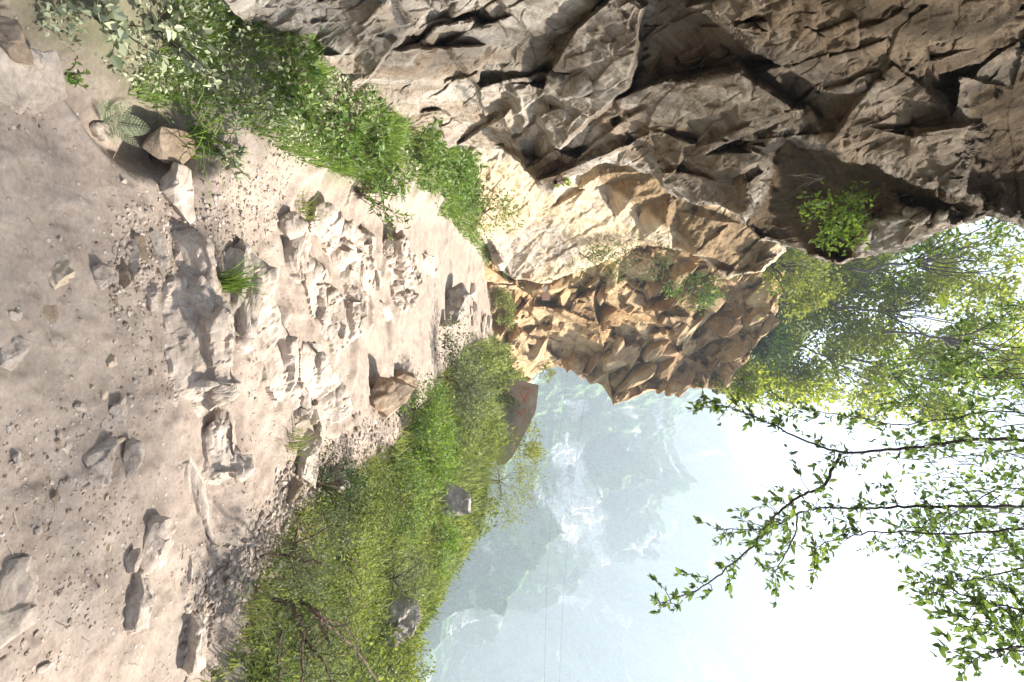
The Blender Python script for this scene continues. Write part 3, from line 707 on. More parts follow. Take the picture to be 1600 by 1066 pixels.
B = [
 ([(304, 360), (316, 395), (326, 430), (335, 470), (334, 494)], .10, .05, .16, 'thin pale rib with a shaded front, left of the big front boulder', 51, 3),
 ([(340, 415), (356, 455), (368, 500), (373, 550), (374, 600), (366, 650)], .21, .24, .06, 'big pale bedrock boulder with a dark left flank at the front of the rocky step', 52, 1.5),
 ([(374, 640), (384, 680), (394, 725), (392, 756)], .15, .18, .10, 'square pale block with a dark hollow, at the right end of the step', 54, 2.5),
 ([(296, 702), (312, 750), (330, 810), (347, 880)], .05, .05, .10, 'long thin sliver of bedrock pointing from the step to the gravel edge', 55, 2),
 ([(392, 385), (402, 412), (411, 445), (415, 490), (417, 530), (408, 560)], .14, .12, .05, 'dark fronted rib with a pale crest right behind the grass tuft', 57, 3),
 ([(412, 380), (428, 410), (442, 450), (459, 495), (470, 540), (478, 590), (472, 640)], .18, .42, .05, 'broad brightly lit slab in the middle of the rocky step', 58, 1.0),
 ([(478, 585), (492, 615), (496, 645), (486, 672)], .13, .12, .08, 'small upright pale rock wedged between two lit slabs', 60, 2),
 ([(508, 535), (526, 560), (537, 600), (541, 640), (530, 680)], .20, .34, .08, 'pale furrowed ridge beside the right edge of the path', 61, 1.3),
 ([(470, 330), (486, 365), (494, 400), (498, 430)], .14, .14, .10, 'short brownish rib in the shaded left of the path', 63, 2.5),
 ([(505, 400), (520, 440), (528, 480), (530, 520)], .14, .30, .10, 'low grey rib with pitted front left of the furrowed ridge', 64, 1.6),
 ([(548, 440), (556, 470), (563, 510), (568, 548)], .18, .34, .10, 'long grey furrowed rib in the rough middle of the path', 62, 1.3),
 ([(572, 430), (578, 470), (582, 510), (580, 540)], .16, .26, .12, 'far pale furrowed rib, last before the smooth sand', 65, 1.3),
 ([(520, 312), (532, 340), (542, 370), (550, 398)], .20, .12, .22, 'leaning pale slab under the weedy bush on the left', 66, 3),
 ([(560, 335), (572, 370), (578, 400), (580, 425)], .20, .20, .20, 'second leaning slab further along, below the dark hole', 67, 2.5),
 ([(598, 345), (604, 380), (606, 420), (608, 450)], .22, .25, .20, 'pale rib under the weeds on the left of the path, facing a dark slot', 68, 2),
 ([(652, 362), (664, 395), (670, 430), (666, 462)], .38, .30, .35, 'pale rock with a deep dark hollow on the left side of the far path', 69, 3),
 ([(650, 440), (656, 462), (656, 490)], .26, .25, .3, 'small pale rock with a dark notch in the far path', 70, 3),
]
for pts, h_, fr, bk, lab, sd_, st in B: rib(pts, h_, fr, bk, lab, sd_, steep=st)
g = np.random.default_rng(15)
for i in range(14):
    X = g.uniform(430, 690); Yc = np.interp(X, [430, 520, 600, 690], [430, 450, 440, 400]) + g.normal() * np.interp(X, [430, 690], [95, 50]); L = g.uniform(30, 75) * np.interp(X, [430, 690], [1, .6])
    if Yc > np.interp(X, [430, 500, 600, 690], [700, 640, 560, 440]): continue
    hh = g.uniform(.05, .10) * np.interp(X, [430, 690], [1, 1.8]); sk = g.uniform(4, 14)
    rib([(X - sk, Yc - L / 2), (X - sk * .2 + g.normal() * 2, Yc - L * .15), (X + sk * .3 + g.normal() * 2, Yc + L * .2), (X + sk * .7, Yc + L / 2)], hh, hh * g.uniform(.8, 2.2), hh * g.uniform(.5, 1.4), 'low furrowed rib of pale bedrock breaking through the sand of the path', 400 + i, 60, 24, g.uniform(1.3, 2.8), .8, taper=.3)

rock_at('boulder', 700, 474, .95, .8, .75, 'dark rounded boulder at the right edge of the far path with grass behind it', 'boulder', 'greystone', 10, seed=81, sink=.3, rough=.07, box=.15)
rock_at('boulder', 691, 508, .16, .5, .55, 'thin upright pale slab leaning beside the dark boulder', 'rock', 'pathrock', 4, seed=82, sink=.3, rough=.03, box=.8)
rock_at('boulder', 600, 618, .62, .70, .46, 'large tan angular boulder at the right path edge, plant growing against it', 'boulder', 'brownstone', -25, seed=83, sub=5, sink=.25, rough=.05, taper=.35)
rock_at('boulder', 625, 592, .22, .7, .36, 'brown plate of rock standing behind the large tan boulder', 'rock', 'brownstone', -20, seed=84, sub=4, sink=.25, rough=.04, box=.8)
rock_at('boulder', 472, 712, .52, .30, .20, 'flat pale slab on the gravel edge, beside the dark mossy hollow', 'rock', 'pathrock', -24, seed=85, sub=5, sink=.4, rough=.05)
rock_at('boulder', 452, 760, .22, .14, .15, 'tan block leaning out of the gravel edge above the shrubs', 'rock', 'brownstone', -10, seed=86, sink=.35)
rock_at('boulder', 437, 798, .07, .06, .06, 'small round pinkish stone at the gravel edge above the shrubs', 'stone', 'stone', 0, seed=87, sink=.3)
rock_at('boulder', 520, 752, .26, .30, .26, 'dark mossy stone in the hollow beside the path', 'rock', 'greystone', 0, seed=88, sink=.4)
rock_at('boulder', 590, 712, .18, .12, .13, 'bright white stone at the edge of the grass bank', 'stone', 'stone', -10, seed=89, sink=.3)
rock_at('boulder', 690, 784, .70, .7, .85, 'grey lichen spotted boulder in the green bank below the flat slab', 'boulder', 'greystone', 20, seed=90, sub=5, sink=.32, rough=.05)
rock_at('boulder', 602, 972, .50, .45, .62, 'grey boulder on the crest of the bank above the bare branches, nearest the valley', 'boulder', 'greystone', -20, seed=91, sub=5, sink=.30, rough=.06)
rock_at('boulder', 615, 310, .65, .5, .45, 'brown rock roofing the dark hole under the weeds on the left', 'rock', 'brownstone', 15, seed=92, sub=4, sink=.2, p=at(588, 300, 6.4), rough=.04)

# loose rubble along the far path: each a stone of its own
g = np.random.default_rng(5)
for i in range(26):
    X = g.uniform(735, 782); Y = 455 + (X - 735) * 2.2 + g.uniform(-22, 34)
    p = ground_at(X, Y); s_ = g.uniform(.18, .5)
    rock_at('rubble_stone', X, Y, s_ * 1.5, s_, s_ * .7, 'pale block of rubble lying along the far narrow end of the path', 'stone', 'pathrock', g.uniform(-30, 30), seed=200 + i, sub=2, sink=.3, p=p, group='rubble on the far path')
# pebbles that can still be counted
for i in range(30):
    X = g.uniform(4, 330); Y = g.uniform(340, 1050)
    if X > 250 and Y > 850: continue
    s_ = g.uniform(.018, .042)
    rock_at('pebble', X, Y, s_ * g.uniform(1, 1.8), s_, s_ * .7, 'small pebble lying loose on the foreground dirt', 'pebble', g.choice(['stone', 'stone', 'tanstone', 'brownstone']), g.uniform(0, 180), seed=300 + i, sub=2, sink=.35, group='pebbles on the foreground dirt')

# gravel nobody would count: one object
def gravel(n, fn, seed, smin, smax):
    g = np.random.default_rng(seed); V0, F0 = ICO[1]
    A = Acc()
    pts = fn(g, n); z = gh(pts[:, 0], pts[:, 1])
    for k in range(len(pts)):
        s = smin * (smax / smin) ** (g.random() ** 1.7)
        V = V0 * (1 + 0.35 * g.normal(size=(len(V0), 1)).clip(-1, 1)) * np.array([s * g.uniform(.8, 1.5), s, s * g.uniform(.4, .8)])
        V = V @ rotm(g.uniform(0, 6.28), g.normal() * .3).T
        A.add(V + np.array([pts[k, 0], pts[k, 1], z[k] + s * .12]), F0)
    return A
def px_pts(g, n, X0, X1, fY, spread):
    out = []
    xs = 1.28 / (1 - np.linspace(X0, X1, 50) / 800)
    while len(out) < n:
        X = g.uniform(X0, X1); Y = fY(X) + g.normal() * spread(X)
        h = 0.05; d = (1.6 - h) * 800 / (800 - X)
        out.append(((Y - 533) / 800 * d, d))
    return np.array(out)
GA = gravel(2600, lambda g, n: px_pts(g, n, 300, 640, lambda X: np.interp(X, [300, 345, 430, 520, 590, 640], [1010, 940, 780, 715, 672, 615]), lambda X: 26), 11, .006, .026)
GB = gravel(1500, lambda g, n: px_pts(g, n, 190, 420, lambda X: np.interp(X, [190, 300, 420], [430, 370, 280]), lambda X: 45), 12, .004, .013)
def clumped(g, n):
    q = np.stack([g.uniform(-.9, 1.7, n * 4), g.uniform(1.35, 3.0, n * 4)], -1)
    f = fbm(np.stack([q[:, 0] * 2.6, q[:, 1] * 2.6, 0 * q[:, 0]], -1), 3, 47); return q[f > .16][:n]
GC = gravel(2000, clumped, 13, .0025, .009)
def merge(*accs):
    A = Acc()
    for a in accs:
        V, F = a.get(); A.add(V, F)
    return A
tg = NT('gravel'); rn_ = tg.n('ShaderNodeNewGeometry').outputs['Random Per Island']
tg.bsdf(tg.ramp(rn_, [(0.0, (0.17, 0.125, 0.095)), (0.35, (0.30, 0.24, 0.19)), (0.75, (0.40, 0.33, 0.27)), (1.0, (0.54, 0.47, 0.40))]), 0.9)
o = merge(GA, GB, GC).build('gravel', tg.m)
tag(o, None, None, None, 'stuff')

# painted flat slab at the end of the bank
t_ = empty('flat_slab', at(798, 660, 17.0)); tag(t_, 'big flat reddish brown slab tilted at the end of the green bank, faint red paint marks on it', 'rock slab')
O = [(783, 604), (800, 592), (842, 602), (838, 640), (824, 672), (800, 716), (786, 726), (780, 690), (781, 640)]
front = [at(X, Y, 17.6 - (X - 780) * .008 + (Y - 600) * -.004) for X, Y in O]
backp = [p + np.array([.35, 1.6, -.25]) for p in front]
c0 = np.mean(front, 0); n = len(O)
# dense front face so that the stone can be roughened
Vs = []; Fs = []
ring = 14
for k in range(ring + 1):
    f = k / ring
    for j in range(n * 8):
        a = j / 8; i0 = int(a) % n; i1 = (i0 + 1) % n; u = a - int(a)
        q = front[i0] * (1 - u) + front[i1] * u
        Vs.append(c0 * (1 - f) + q * f)
nn = n * 8
for j in range(nn):
    a = j / 8; i0 = int(a) % n; i1 = (i0 + 1) % n; u = a - int(a)
    Vs.append(backp[i0] * (1 - u) + backp[i1] * u)
for k in range(ring + 1):
    for j in range(nn): Fs.append([k * nn + j, k * nn + (j + 1) % nn, (k + 1) * nn + (j + 1) % nn, (k + 1) * nn + j])
Vs = np.array(Vs); a_, _ = facets(Vs * 1.6, 77, 1.0); edge_f = 1.0
Vs = Vs + np.array([0.25, -1, .2]) * (0.05 * a_ + 0.05 * fbm(Vs * 3, 4, 5))[:, None]
mesh_np('slab', Vs, Fs, M['slabstone'], t_)
tr = NT('red_paint'); tr.bsdf((0.62, 0.06, 0.045), 0.7)
A = Acc()
def stroke(p0, p1, w):
    p0 = np.array(p0); p1 = np.array(p1); d = (p1 - p0) / np.linalg.norm(p1 - p0); u = np.cross(d, [0, 1, 0]); u /= np.linalg.norm(u)
    A.add([p0 - u * w, p0 + u * w, p1 + u * w, p1 - u * w], [[0, 1, 2, 3]])
dS = lambda X, Y: at(X, Y, 17.6 - (X - 780) * .008 + (Y - 600) * -.004 - .16)
for a, b in (((812, 612), (822, 628)), ((816, 632), (826, 612)), ((828, 610), (818, 606)), ((806, 640), (816, 650)), ((812, 652), (820, 640))):
    stroke(dS(*a), dS(*b), .012)
A.build('paint_mark', tr.m, t_)

# dry straws and shed leaves on the trodden dirt: litter, one object
g = np.random.default_rng(61); A = Acc()
for k in range(150):
    x, y = g.uniform(-.8, 1.7), g.uniform(1.4, 3.4); z = float(gh([x], [y])[0]) + .004; a = g.uniform(0, 6.28); L = g.uniform(.02, .075)
    d = np.array([math.cos(a), math.sin(a), g.normal() * .05]); q = np.array([[x, y, z]]) + d * np.linspace(0, L, 5)[:, None] + g.normal(size=(5, 3)) * .0012
    w = .0009; s_ = np.array([-math.sin(a), math.cos(a), 0]) * w
    A.add(np.concatenate([q - s_, q + s_]), [[i, i + 1, i + 6, i + 5] for i in range(4)])
tl = NT('dry_straw'); tl.bsdf(tl.ramp(tl.n('ShaderNodeNewGeometry').outputs['Random Per Island'], [(0, (0.10, 0.07, 0.04)), (.5, (0.34, 0.26, 0.15)), (1, (0.55, 0.46, 0.32))]), .9)
tag(A.build('straw_litter', tl.m), None, None, None, 'stuff')
# ------------------------------------------------------------------ plants
def unit(v): return v / (np.linalg.norm(v, axis=-1, keepdims=True) + 1e-12)

def leaves(P, D, N, L, W, droop=0.15, fold=0.12):
    """six-sided leaves folded along the midrib"""
    n = len(P); L = np.broadcast_to(np.asarray(L, float), (n,))[:, None]; W = np.broadcast_to(np.asarray(W, float), (n,))[:, None]
    D = unit(D); S = unit(np.cross(D, N)); U = np.cross(S, D)
    b = P; t = P + D * L - U * L * droop
    r1 = P + D * L * .28 + S * W * .5 + U * W * fold; r2 = P + D * L * .66 + S * W * .42 + U * (W * fold - L * droop * .4)
    l1 = P + D * L * .28 - S * W * .5 + U * W * fold; l2 = P + D * L * .66 - S * W * .42 + U * (W * fold - L * droop * .4)
    V = np.stack([b, r1, r2, t, l2, l1], 1).reshape(-1, 3)
    i = np.arange(n)[:, None] * 6
    F = np.concatenate([i + np.array([[0, 1, 2, 3]]), i + np.array([[0, 3, 4, 5]])])
    return V, F

def rand_dirs(g, n, up=0.0):
    d = g.normal(size=(n, 3)); d[:, 2] += up; return unit(d)

def blades(g, P, L, W, lean=0.6, seg=3):
    """curved grass blades, (seg quads each)"""
    n = len(P); L = np.broadcast_to(np.asarray(L, float), (n,)); W = np.broadcast_to(np.asarray(W, float), (n,))
    az = g.uniform(0, 2 * np.pi, n); H = np.stack([np.cos(az), np.sin(az), 0 * az], -1)
    S = np.stack([-np.sin(az), np.cos(az), 0 * az], -1)
    le = lean * g.uniform(.3, 1.3, n)
    ro = []
    for k in range(seg + 1):
        t = k / seg
        c = P + np.array([0, 0, 1]) * (L * (t - 0.35 * le * t * t))[:, None] + H * (L * le * t ** 1.7)[:, None]
        w = (W * (1 - t ** 1.5) * .5 + W * .04)[:, None]
        ro += [c - S * w, c + S * w]
    V = np.stack(ro, 1).reshape(-1, 3); m = 2 * (seg + 1); i = np.arange(n)[:, None] * m
    F = np.concatenate([i + np.array([[2 * k, 2 * k + 1, 2 * k + 3, 2 * k + 2]]) for k in range(seg)])
    return V, F

def tube(A, pts, r0, r1, sides=6):
    pts = np.asarray(pts, float); n = len(pts)
    T = unit(np.gradient(pts, axis=0)); ref = np.where(np.abs(T[:, 2:3]) > .9, np.array([[1., 0, 0]]), np.array([[0, 0, 1.]]))
    S = unit(np.cross(T, ref)); U = np.cross(S, T); r = np.linspace(r0, r1, n)[:, None]
    a = np.linspace(0, 2 * np.pi, sides, endpoint=False)
    V = np.stack([pts + r * (S * math.cos(x) + U * math.sin(x)) for x in a], 1).reshape(-1, 3)
    k = np.arange(n - 1)[:, None] * sides
    F = np.concatenate([k + np.array([[j, (j + 1) % sides, sides + (j + 1) % sides, sides + j]]) for j in range(sides)])
    A.add(V, F)

def wig(g, a, b, n=8, amp=0.08, sag=0.0):
    a = np.asarray(a, float); b = np.asarray(b, float); t = np.linspace(0, 1, n)[:, None]
    L = np.linalg.norm(b - a); w = np.cumsum(g.normal(size=(n, 3)), 0); w -= t * w[-1]; w[0] = 0
    return a + (b - a) * t + w * amp * L / math.sqrt(n) - np.array([0, 0, 1]) * sag * L * np.sin(t * np.pi)

def bush(name, base, centre, rad, n, L, mat, label, cat, seed, clumps=22, stems=8, wr=.42, bark='brownbark', up=.3, group=None, stem_r=.02, spread=.30, shell=.55, twigs=0):
    """crown of leaf clumps round a branching frame; parts foliage and stem"""
    g = np.random.default_rng(seed); base = np.asarray(base, float); centre = np.asarray(centre, float); rad = np.asarray(rad, float) * np.ones(3)
    t = empty(name, base); tag(t, label, cat, group)
    d = rand_dirs(g, clumps, .25); rr = shell + (1 - shell) * g.random(clumps)
    C = centre + d * rr[:, None] * rad
    A = Acc()
    fork = base + (centre - base) * .45
    tube(A, wig(g, base, fork, 6, .06), stem_r, stem_r * .8)
    held = []
    for k in range(clumps):
        if k < stems or g.random() < .4:
            held.append(k)
            mid = fork + (C[k] - fork) * .5 + g.normal(size=3) * rad * .08
            tube(A, np.concatenate([wig(g, fork, mid, 5, .1)[:-1], wig(g, mid, C[k], 6, .1)]), stem_r * .55, stem_r * .14, 5)
    for k in range(twigs):
        a = C[held[g.integers(len(held))]]; tube(A, wig(g, a, a + g.normal(size=3) * rad * .5, 5, .15), stem_r * .16, stem_r * .05, 4)
    A.build('trunk' if cat == 'tree' else 'stem', M[bark], t, True, base)
    k = g.integers(0, clumps, n); sc = spread * g.uniform(.6, 1.35, clumps)[k]
    P = C[k] + g.normal(size=(n, 3)) * rad * sc[:, None] * .62
    D = unit(rand_dirs(g, n, up) + .8 * unit(P - C[k])); N = unit(rand_dirs(g, n, 1.1))
    Ls = L * g.uniform(.6, 1.35, n)
    V, F = leaves(P, D, N, Ls, Ls * wr)
    mesh_np('crown' if cat == 'tree' else 'foliage', V, F, M[mat], t, False, None, base)
    return t

g = np.random.default_rng(31)
# --- herbs and grass of the valley-side bank: ground cover, one object
def bank_pts(g, n, lo=-.02, hi=1.12, ya=2.45, yb=26):
    y = np.exp(g.uniform(math.log(ya), math.log(yb), n)); f = g.uniform(lo, hi, n)
    e = interp(y, EDGE); c = interp(y, CREST); x = e + (c - e) * f
    return x, y
n = 64000
x, y = bank_pts(g, n); cl = fbm(np.stack([x * 1.5, y * 1.1, 0 * x], -1), 3, 5); cl2 = fbm(np.stack([x * .5, y * .4, 0 * x + 3], -1), 2, 6)
keep = (g.random(n) < .85) & (cl + cl2 > -.55); x, y, cl, cl2 = x[keep], y[keep], cl[keep], cl2[keep]; n = len(x)
hgt = g.random(n) ** 1.2 * np.clip(.16 + .9 * cl + .6 * cl2, .02, .85) * np.clip(-.12 + y * .11, .14, 1.2)
edge = sstep(0.0, .35, (x - interp(y, EDGE))); hgt = hgt * (.25 + .75 * edge)
P = np.stack([x, y, gh(x, y) + hgt], -1)
Ls = np.clip(.0125 * y ** .85, .016, .14) * g.uniform(.6, 1.5, n)
V, F = leaves(P, rand_dirs(g, n, .7), rand_dirs(g, n, 1.0), Ls, Ls * g.uniform(.3, .5, n))
tag(mesh_np('ground_cover', V, F, M['bankgrass']), None, None, None, 'stuff')
n = 15000
x, y = bank_pts(g, n, -.05, 1.1)
P = np.stack([x, y, gh(x, y) - .02], -1); Ls = np.clip(.04 + .024 * y, .08, .5) * g.uniform(.5, 1.4, n)
V, F = blades(g, P, Ls, np.clip(.0035 * y ** .7, .004, .02), .7)
tag(mesh_np('grass', V, F, M['bankgrass']), None, None, None, 'stuff')

# --- weeds along the foot of the cliff
def left_pts(g, n, ya, yb, lo, hi):
    y = np.exp(g.uniform(math.log(ya), math.log(yb), n)); cx = interp(y, CLIFFX); w = np.clip(.75 + .06 * y, .6, 1.7)
    f = g.uniform(lo, hi, n); return cx + w * f, y
def weeds(n, ya, yb, lo, hi, L, W, hmax, mat, seed, up=.5, thr=-.25, fr=2.2):
    g = np.random.default_rng(seed); x, y = left_pts(g, n, ya, yb, lo, hi)
    c = fbm(np.stack([x * fr, y * fr, 0 * x], -1), 3, seed); k = c > thr; x, y, c = x[k], y[k], c[k]
    h = g.random(len(x)) * hmax * np.clip(.35 + c, .1, 1)
    P = np.stack([x, y, gh(x, y) + h], -1); sc = g.uniform(.6, 1.5, len(x)) * np.clip(y / 3, .8, 2.4)
    return leaves(P, rand_dirs(g, len(x), up), rand_dirs(g, len(x), 1.2), L * sc, W * sc)
def gtuft(n, ya, yb, lo, hi, L, W, seed, thr=-.1):
    g = np.random.default_rng(seed); x, y = left_pts(g, n, ya, yb, lo, hi)
    c = fbm(np.stack([x * 2.4, y * 2.4, 0 * x], -1), 3, seed); k = c > thr; x, y = x[k], y[k]
    sc = g.uniform(.6, 1.4, len(x)) * np.clip(y / 3, .8, 2.2)
    return blades(g, np.stack([x, y, gh(x, y) - .01], -1), L * sc, W * sc, .8)
def stuff(name, mat, *vf):
    A = Acc()
    for v, f in vf: A.add(v, f)
    return tag(A.build(name, mat), None, None, None, 'stuff')
stuff('grass', M['grass'], gtuft(6500, 2.2, 4.8, -.05, .60, .13, .0055, 41, -.08), gtuft(2600, 4.2, 14, -.05, .5, .09, .006, 42, -.1), gtuft(3500, 9, 27, -.1, .8, .11, .008, 49, -.3))
stuff('weeds', M['dustleaf'], weeds(3600, 1.7, 4.4, -.05, .55, .026, .015, .14, 'dustleaf', 43, .5, -.02), weeds(3600, 2.4, 6, -.02, .65, .018, .011, .14, 'dustleaf', 44, .4, -.05))
stuff('weeds', M['weed'], weeds(4200, 3.6, 9, -.05, .55, .024, .013, .20, 'weed', 45, .5, -.05), weeds(3600, 7, 24, -.05, .45, .034, .018, .30, 'weed', 46, .5, -.15), weeds(5000, 9, 27, -.1, .8, .034, .016, .40, 'weed', 48, .5, -.3, 1.0))

# --- single plants on the left
def tuft_at(X, Y, n, L, W, label, mat, seed, r=.03, name='grass_tuft', cat='grass tuft', lean=.7, up=0.0, p=None):
    g = np.random.default_rng(seed); p = ground_at(X, Y, up) if p is None else p
    P = p + np.concatenate([g.normal(size=(n, 2)) * r, np.zeros((n, 1))], 1)
    V, F = blades(g, P, L * g.uniform(.55, 1.2, n), W, lean, 4)
    return tag(mesh_np(name, V, F, M[mat], None, False, None, p), label, cat)
tuft_at(374, 440, 90, .24, .006, 'bright green grass tuft growing out of the bedrock step', 'grass', 3, .022, up=.10)
tuft_at(300, 215, 60, .24, .010, 'long bladed grass tuft arching over the dark brown block', 'grass', 4, .05, lean=1.0)
tuft_at(455, 690, 70, .20, .005, 'fine grass tuft on the pale slab at the gravel edge', 'bankgrass', 5, .06)
tuft_at(470, 330, 60, .16, .005, 'small dry grass tuft in the shaded gravel left of the ribs', 'bankgrass', 6, .05)
tuft_at(392, 945, 110, .22, .005, 'drooping pale grass clump at the near edge of the bank', 'bankgrass', 7, .10, lean=1.1)

def leafy_at(name, X, Y, n, L, W, r, h, label, cat, mat, seed, stems=9, p=None, bark='brownbark', wr=None):
    g = np.random.default_rng(seed); p = ground_at(X, Y) if p is None else np.asarray(p, float)
    t = empty(name, p); tag(t, label, cat); A = Acc(); LP = []; LD = []
    for k in range(stems):
        az = g.uniform(0, 6.28); rr = r * math.sqrt(g.random()) * 1.2
        tip = p + np.array([math.cos(az) * rr, math.sin(az) * rr, h * g.uniform(.55, 1.1)])
        pts = wig(g, p, tip, 8, .10, -.10); tube(A, pts, .0028 + h * .004, .001, 5)
        m = n // stems; f = g.uniform(.2, 1, m) * 7; i = f.astype(int).clip(0, 6); u = (f - i)[:, None]
        q = pts[i] * (1 - u) + pts[i + 1] * u; d = rand_dirs(g, m, .25); d = unit(d + .4 * unit(pts[-1] - pts[0])); LP.append(q); LD.append(d)
    A.build('stem', M[bark], t, True, p)
    LP = np.concatenate(LP); LD = np.concatenate(LD); s = g.uniform(.6, 1.3, len(LP))
    V, F = leaves(LP, LD, rand_dirs(g, len(LP), 1.4), L * s, W * s, .25)
    mesh_np('foliage', V, F, M[mat], t, False, None, p); return t
leafy_at('broadleaf_weed', 150, 30, 120, .042, .030, .20, .20, 'dusty pale broad leaved weed at the top left, lowest of the weeds under the wall', 'weed', 'dustleaf', 51)
leafy_at('broadleaf_weed', 235, 40, 130, .042, .028, .22, .22, 'dusty pale weed with jagged leaves above the bright grass', 'weed', 'dustleaf', 52)
leafy_at('broadleaf_weed', 330, 235, 90, .040, .020, .14, .14, 'small dust coated plant growing behind the dark brown block', 'weed', 'dustleaf', 53)
leafy_at('broadleaf_weed', 440, 150, 220, .045, .026, .28, .25, 'leafy green weed at the foot of the grey bulging rock', 'weed', 'weed', 54, 16)
leafy_at('broadleaf_weed', 500, 200, 240, .045, .026, .30, .26, 'dense dusty green weed patch halfway along the cliff foot', 'weed', 'weed', 55, 16)
leafy_at('broadleaf_weed', 560, 230, 260, .05, .026, .38, .30, 'thick green weed patch beside the pale recess in the wall', 'weed', 'weed', 56, 18)
leafy_at('broadleaf_weed', 640, 240, 300, .06, .03, .50, .40, 'tall pale green weeds where the near wall meets the yellow wall', 'weed', 'weed', 57, 20)
leafy_at('hanging_bush', 560, 300, 420, .060, .020, .42, .40, 'bushy plant with narrow leaves hanging over the dark hole by the path', 'bush', 'weed', 58, 24, p=ground_at(555, 300))
leafy_at('small_bush', 768, 425, 300, .17, .075, .55, .9, 'bright green leafy bush at the foot of the limestone wall', 'bush', 'grass', 59, 20)
leafy_at('small_weed', 18, 145, 46, .018, .011, .05, .05, 'tiny green weed with round leaves on the pale edge stone', 'weed', 'grass', 60, 8, p=ground_at(30, 140) + np.array([-.06, .02, .12]))
leafy_at('small_weed', 612, 640, 90, .05, .018, .16, .22, 'wispy green plant growing against the large tan boulder', 'weed', 'weed', 61, 9)
leafy_at('small_weed', 232, 245, 20, .018, .006, .06, .06, 'thin sprig of grass in front of the dark brown block', 'weed', 'weed', 62, 6)

# fern: fronds with paired pinnae
def fern(X, Y, label):
    g = np.random.default_rng(9); p = ground_at(X, Y); t = empty('fern', p); tag(t, label, 'fern')
    for k, (az, el, L) in enumerate(((100, 62, .19), (150, 50, .16), (60, 52, .15), (185, 38, .12), (20, 40, .11), (240, 46, .11))):
        A = Acc(); az = R(az); el = R(el); n = 16
        s = np.linspace(0, 1, n); H = np.array([math.cos(az), math.sin(az), 0])
        C = p + H * (L * (math.cos(el) * s + .25 * s * s))[:, None] + np.array([0, 0, 1]) * (L * (math.sin(el) * s - .28 * s * s))[:, None]
        tube(A, C, .0016, .0006, 4)
        S = np.array([-math.sin(az), math.cos(az), 0]); T = unit(np.gradient(C, axis=0)); N = np.cross(S, T)
        for sg in (1, -1):
            Lp = L * .30 * np.sin(np.pi * np.clip(s * .86 + .12, 0, 1)) ** .9 * (1 - .35 * s)
            V, F = leaves(C[1:], unit(S * sg + .55 * T)[1:], -N[1:], Lp[1:], Lp[1:] * .13, .1); A.add(V, F)
            for j in range(2, n, 1):
                Dj = unit(S * sg + .55 * T[j]); m = 5; q = C[j] + Dj * (np.linspace(.2, .9, m) * Lp[j])[:, None]
                V, F = leaves(q, np.tile(unit(T[j] + .5 * Dj), (m, 1)), np.tile(-N[j], (m, 1)), Lp[j] * .24, Lp[j] * .10, .1); A.add(V, F)
        A.build('frond', M['dustleaf'], t, False, p)
fern(158, 190, 'dusty grey green fern standing in the gap at the platform edge')
# ------------------------------------------------------------------ shrubs on the bank
def bank_bush(X, Y, rad, n, L, mat, label, seed, clumps, stems, back=.6, **kw):
    p = ground_at(X, Y); rad = np.array(rad, float)
    p = p + unit((CAM - p) * np.array([1, 1, 0])) * rad[1] * back; p[2] = float(gh(p[:1], p[1:2])[0])
    return bush('shrub', p - [0, 0, .03], p + np.array([0, 0, rad[2] * .75]), rad, n, L, mat, label, 'shrub', seed, clumps, stems, stem_r=kw.pop('stem_r', .012), **kw)
bank_bush(690, 590, (.9, .8, .55), 2200, .065, 'greyshrub', 'loose grey green shrub on the bank crest, between the dark boulder and the flat slab', 101, 18, 8, twigs=10)
bank_bush(610, 905, (.42, .42, .30), 1500, .030, 'greyshrub', 'dark grey green twiggy shrub beside the grey crest boulder', 102, 16, 10, twigs=18, wr=.3, bark='bark')
bush('shrub', at(765, 750, 12.8), at(798, 752, 13.0), (1.0, 1.1, .70), 3000, .075, 'yellowshrub', 'yellowish feathery shrub leaning over the drop below the flat slab', 'shrub', 103, 22, 6, wr=.2, twigs=8, stem_r=.012, spread=.42)
bush('shrub', at(585, 1052, 5.2), at(628, 1048, 5.5), (.34, .34, .28), 1400, .032, 'yellowshrub', 'light yellow green bush at the bottom edge of the photo, above the valley', 'shrub', 104, 14, 8, stem_r=.01)
bank_bush(560, 800, (.50, .42, .26), 2600, .026, 'shrub', 'low yellow green shrub in the middle of the bank near the mossy hollow', 105, 20, 8, twigs=8)
bank_bush(505, 760, (.26, .22, .20), 1700, .022, 'dark_leaf', 'small dark leaved bush in the shaded hollow at the edge of the gravel', 106, 16, 8)
bank_bush(470, 850, (.36, .30, .26), 2800, .022, 'greyshrub', 'soft grey green bush with fine narrow leaves beside the gravel edge', 107, 24, 9, wr=.28, twigs=14)
bank_bush(655, 690, (.7, .7, .36), 2400, .052, 'grass', 'bright green bush in the middle of the bank, between boulder and slab', 108, 20, 6)
bank_bush(670, 850, (.42, .45, .30), 1500, .040, 'grass', 'rounded green bush right beside the lichen spotted boulder', 109, 16, 6)
bush('shrub', at(800, 700, 18.2), at(822, 700, 18.4), (.9, 1, .5), 1000, .10, 'yellowshrub', 'small bush behind the lower corner of the flat slab', 'shrub', 110, 12, 6, stem_r=.01)
bank_bush(480, 1015, (.36, .30, .14), 1000, .022, 'shrub', 'yellow green bush around the bare brown branches at the bottom edge', 111, 22, 6, twigs=12)
bank_bush(545, 935, (.42, .36, .14), 1200, .025, 'yellowshrub', 'pale yellow green bush between the bare branches and the crest boulder', 112, 22, 8, twigs=8)
bank_bush(535, 860, (.40, .36, .18), 1500, .024, 'bankgrass', 'fresh light green bush behind the soft grey green bush', 113, 20, 8)
bank_bush(625, 790, (.55, .5, .26), 2200, .034, 'weed', 'darker green bush below the lichen spotted boulder', 114, 20, 6)
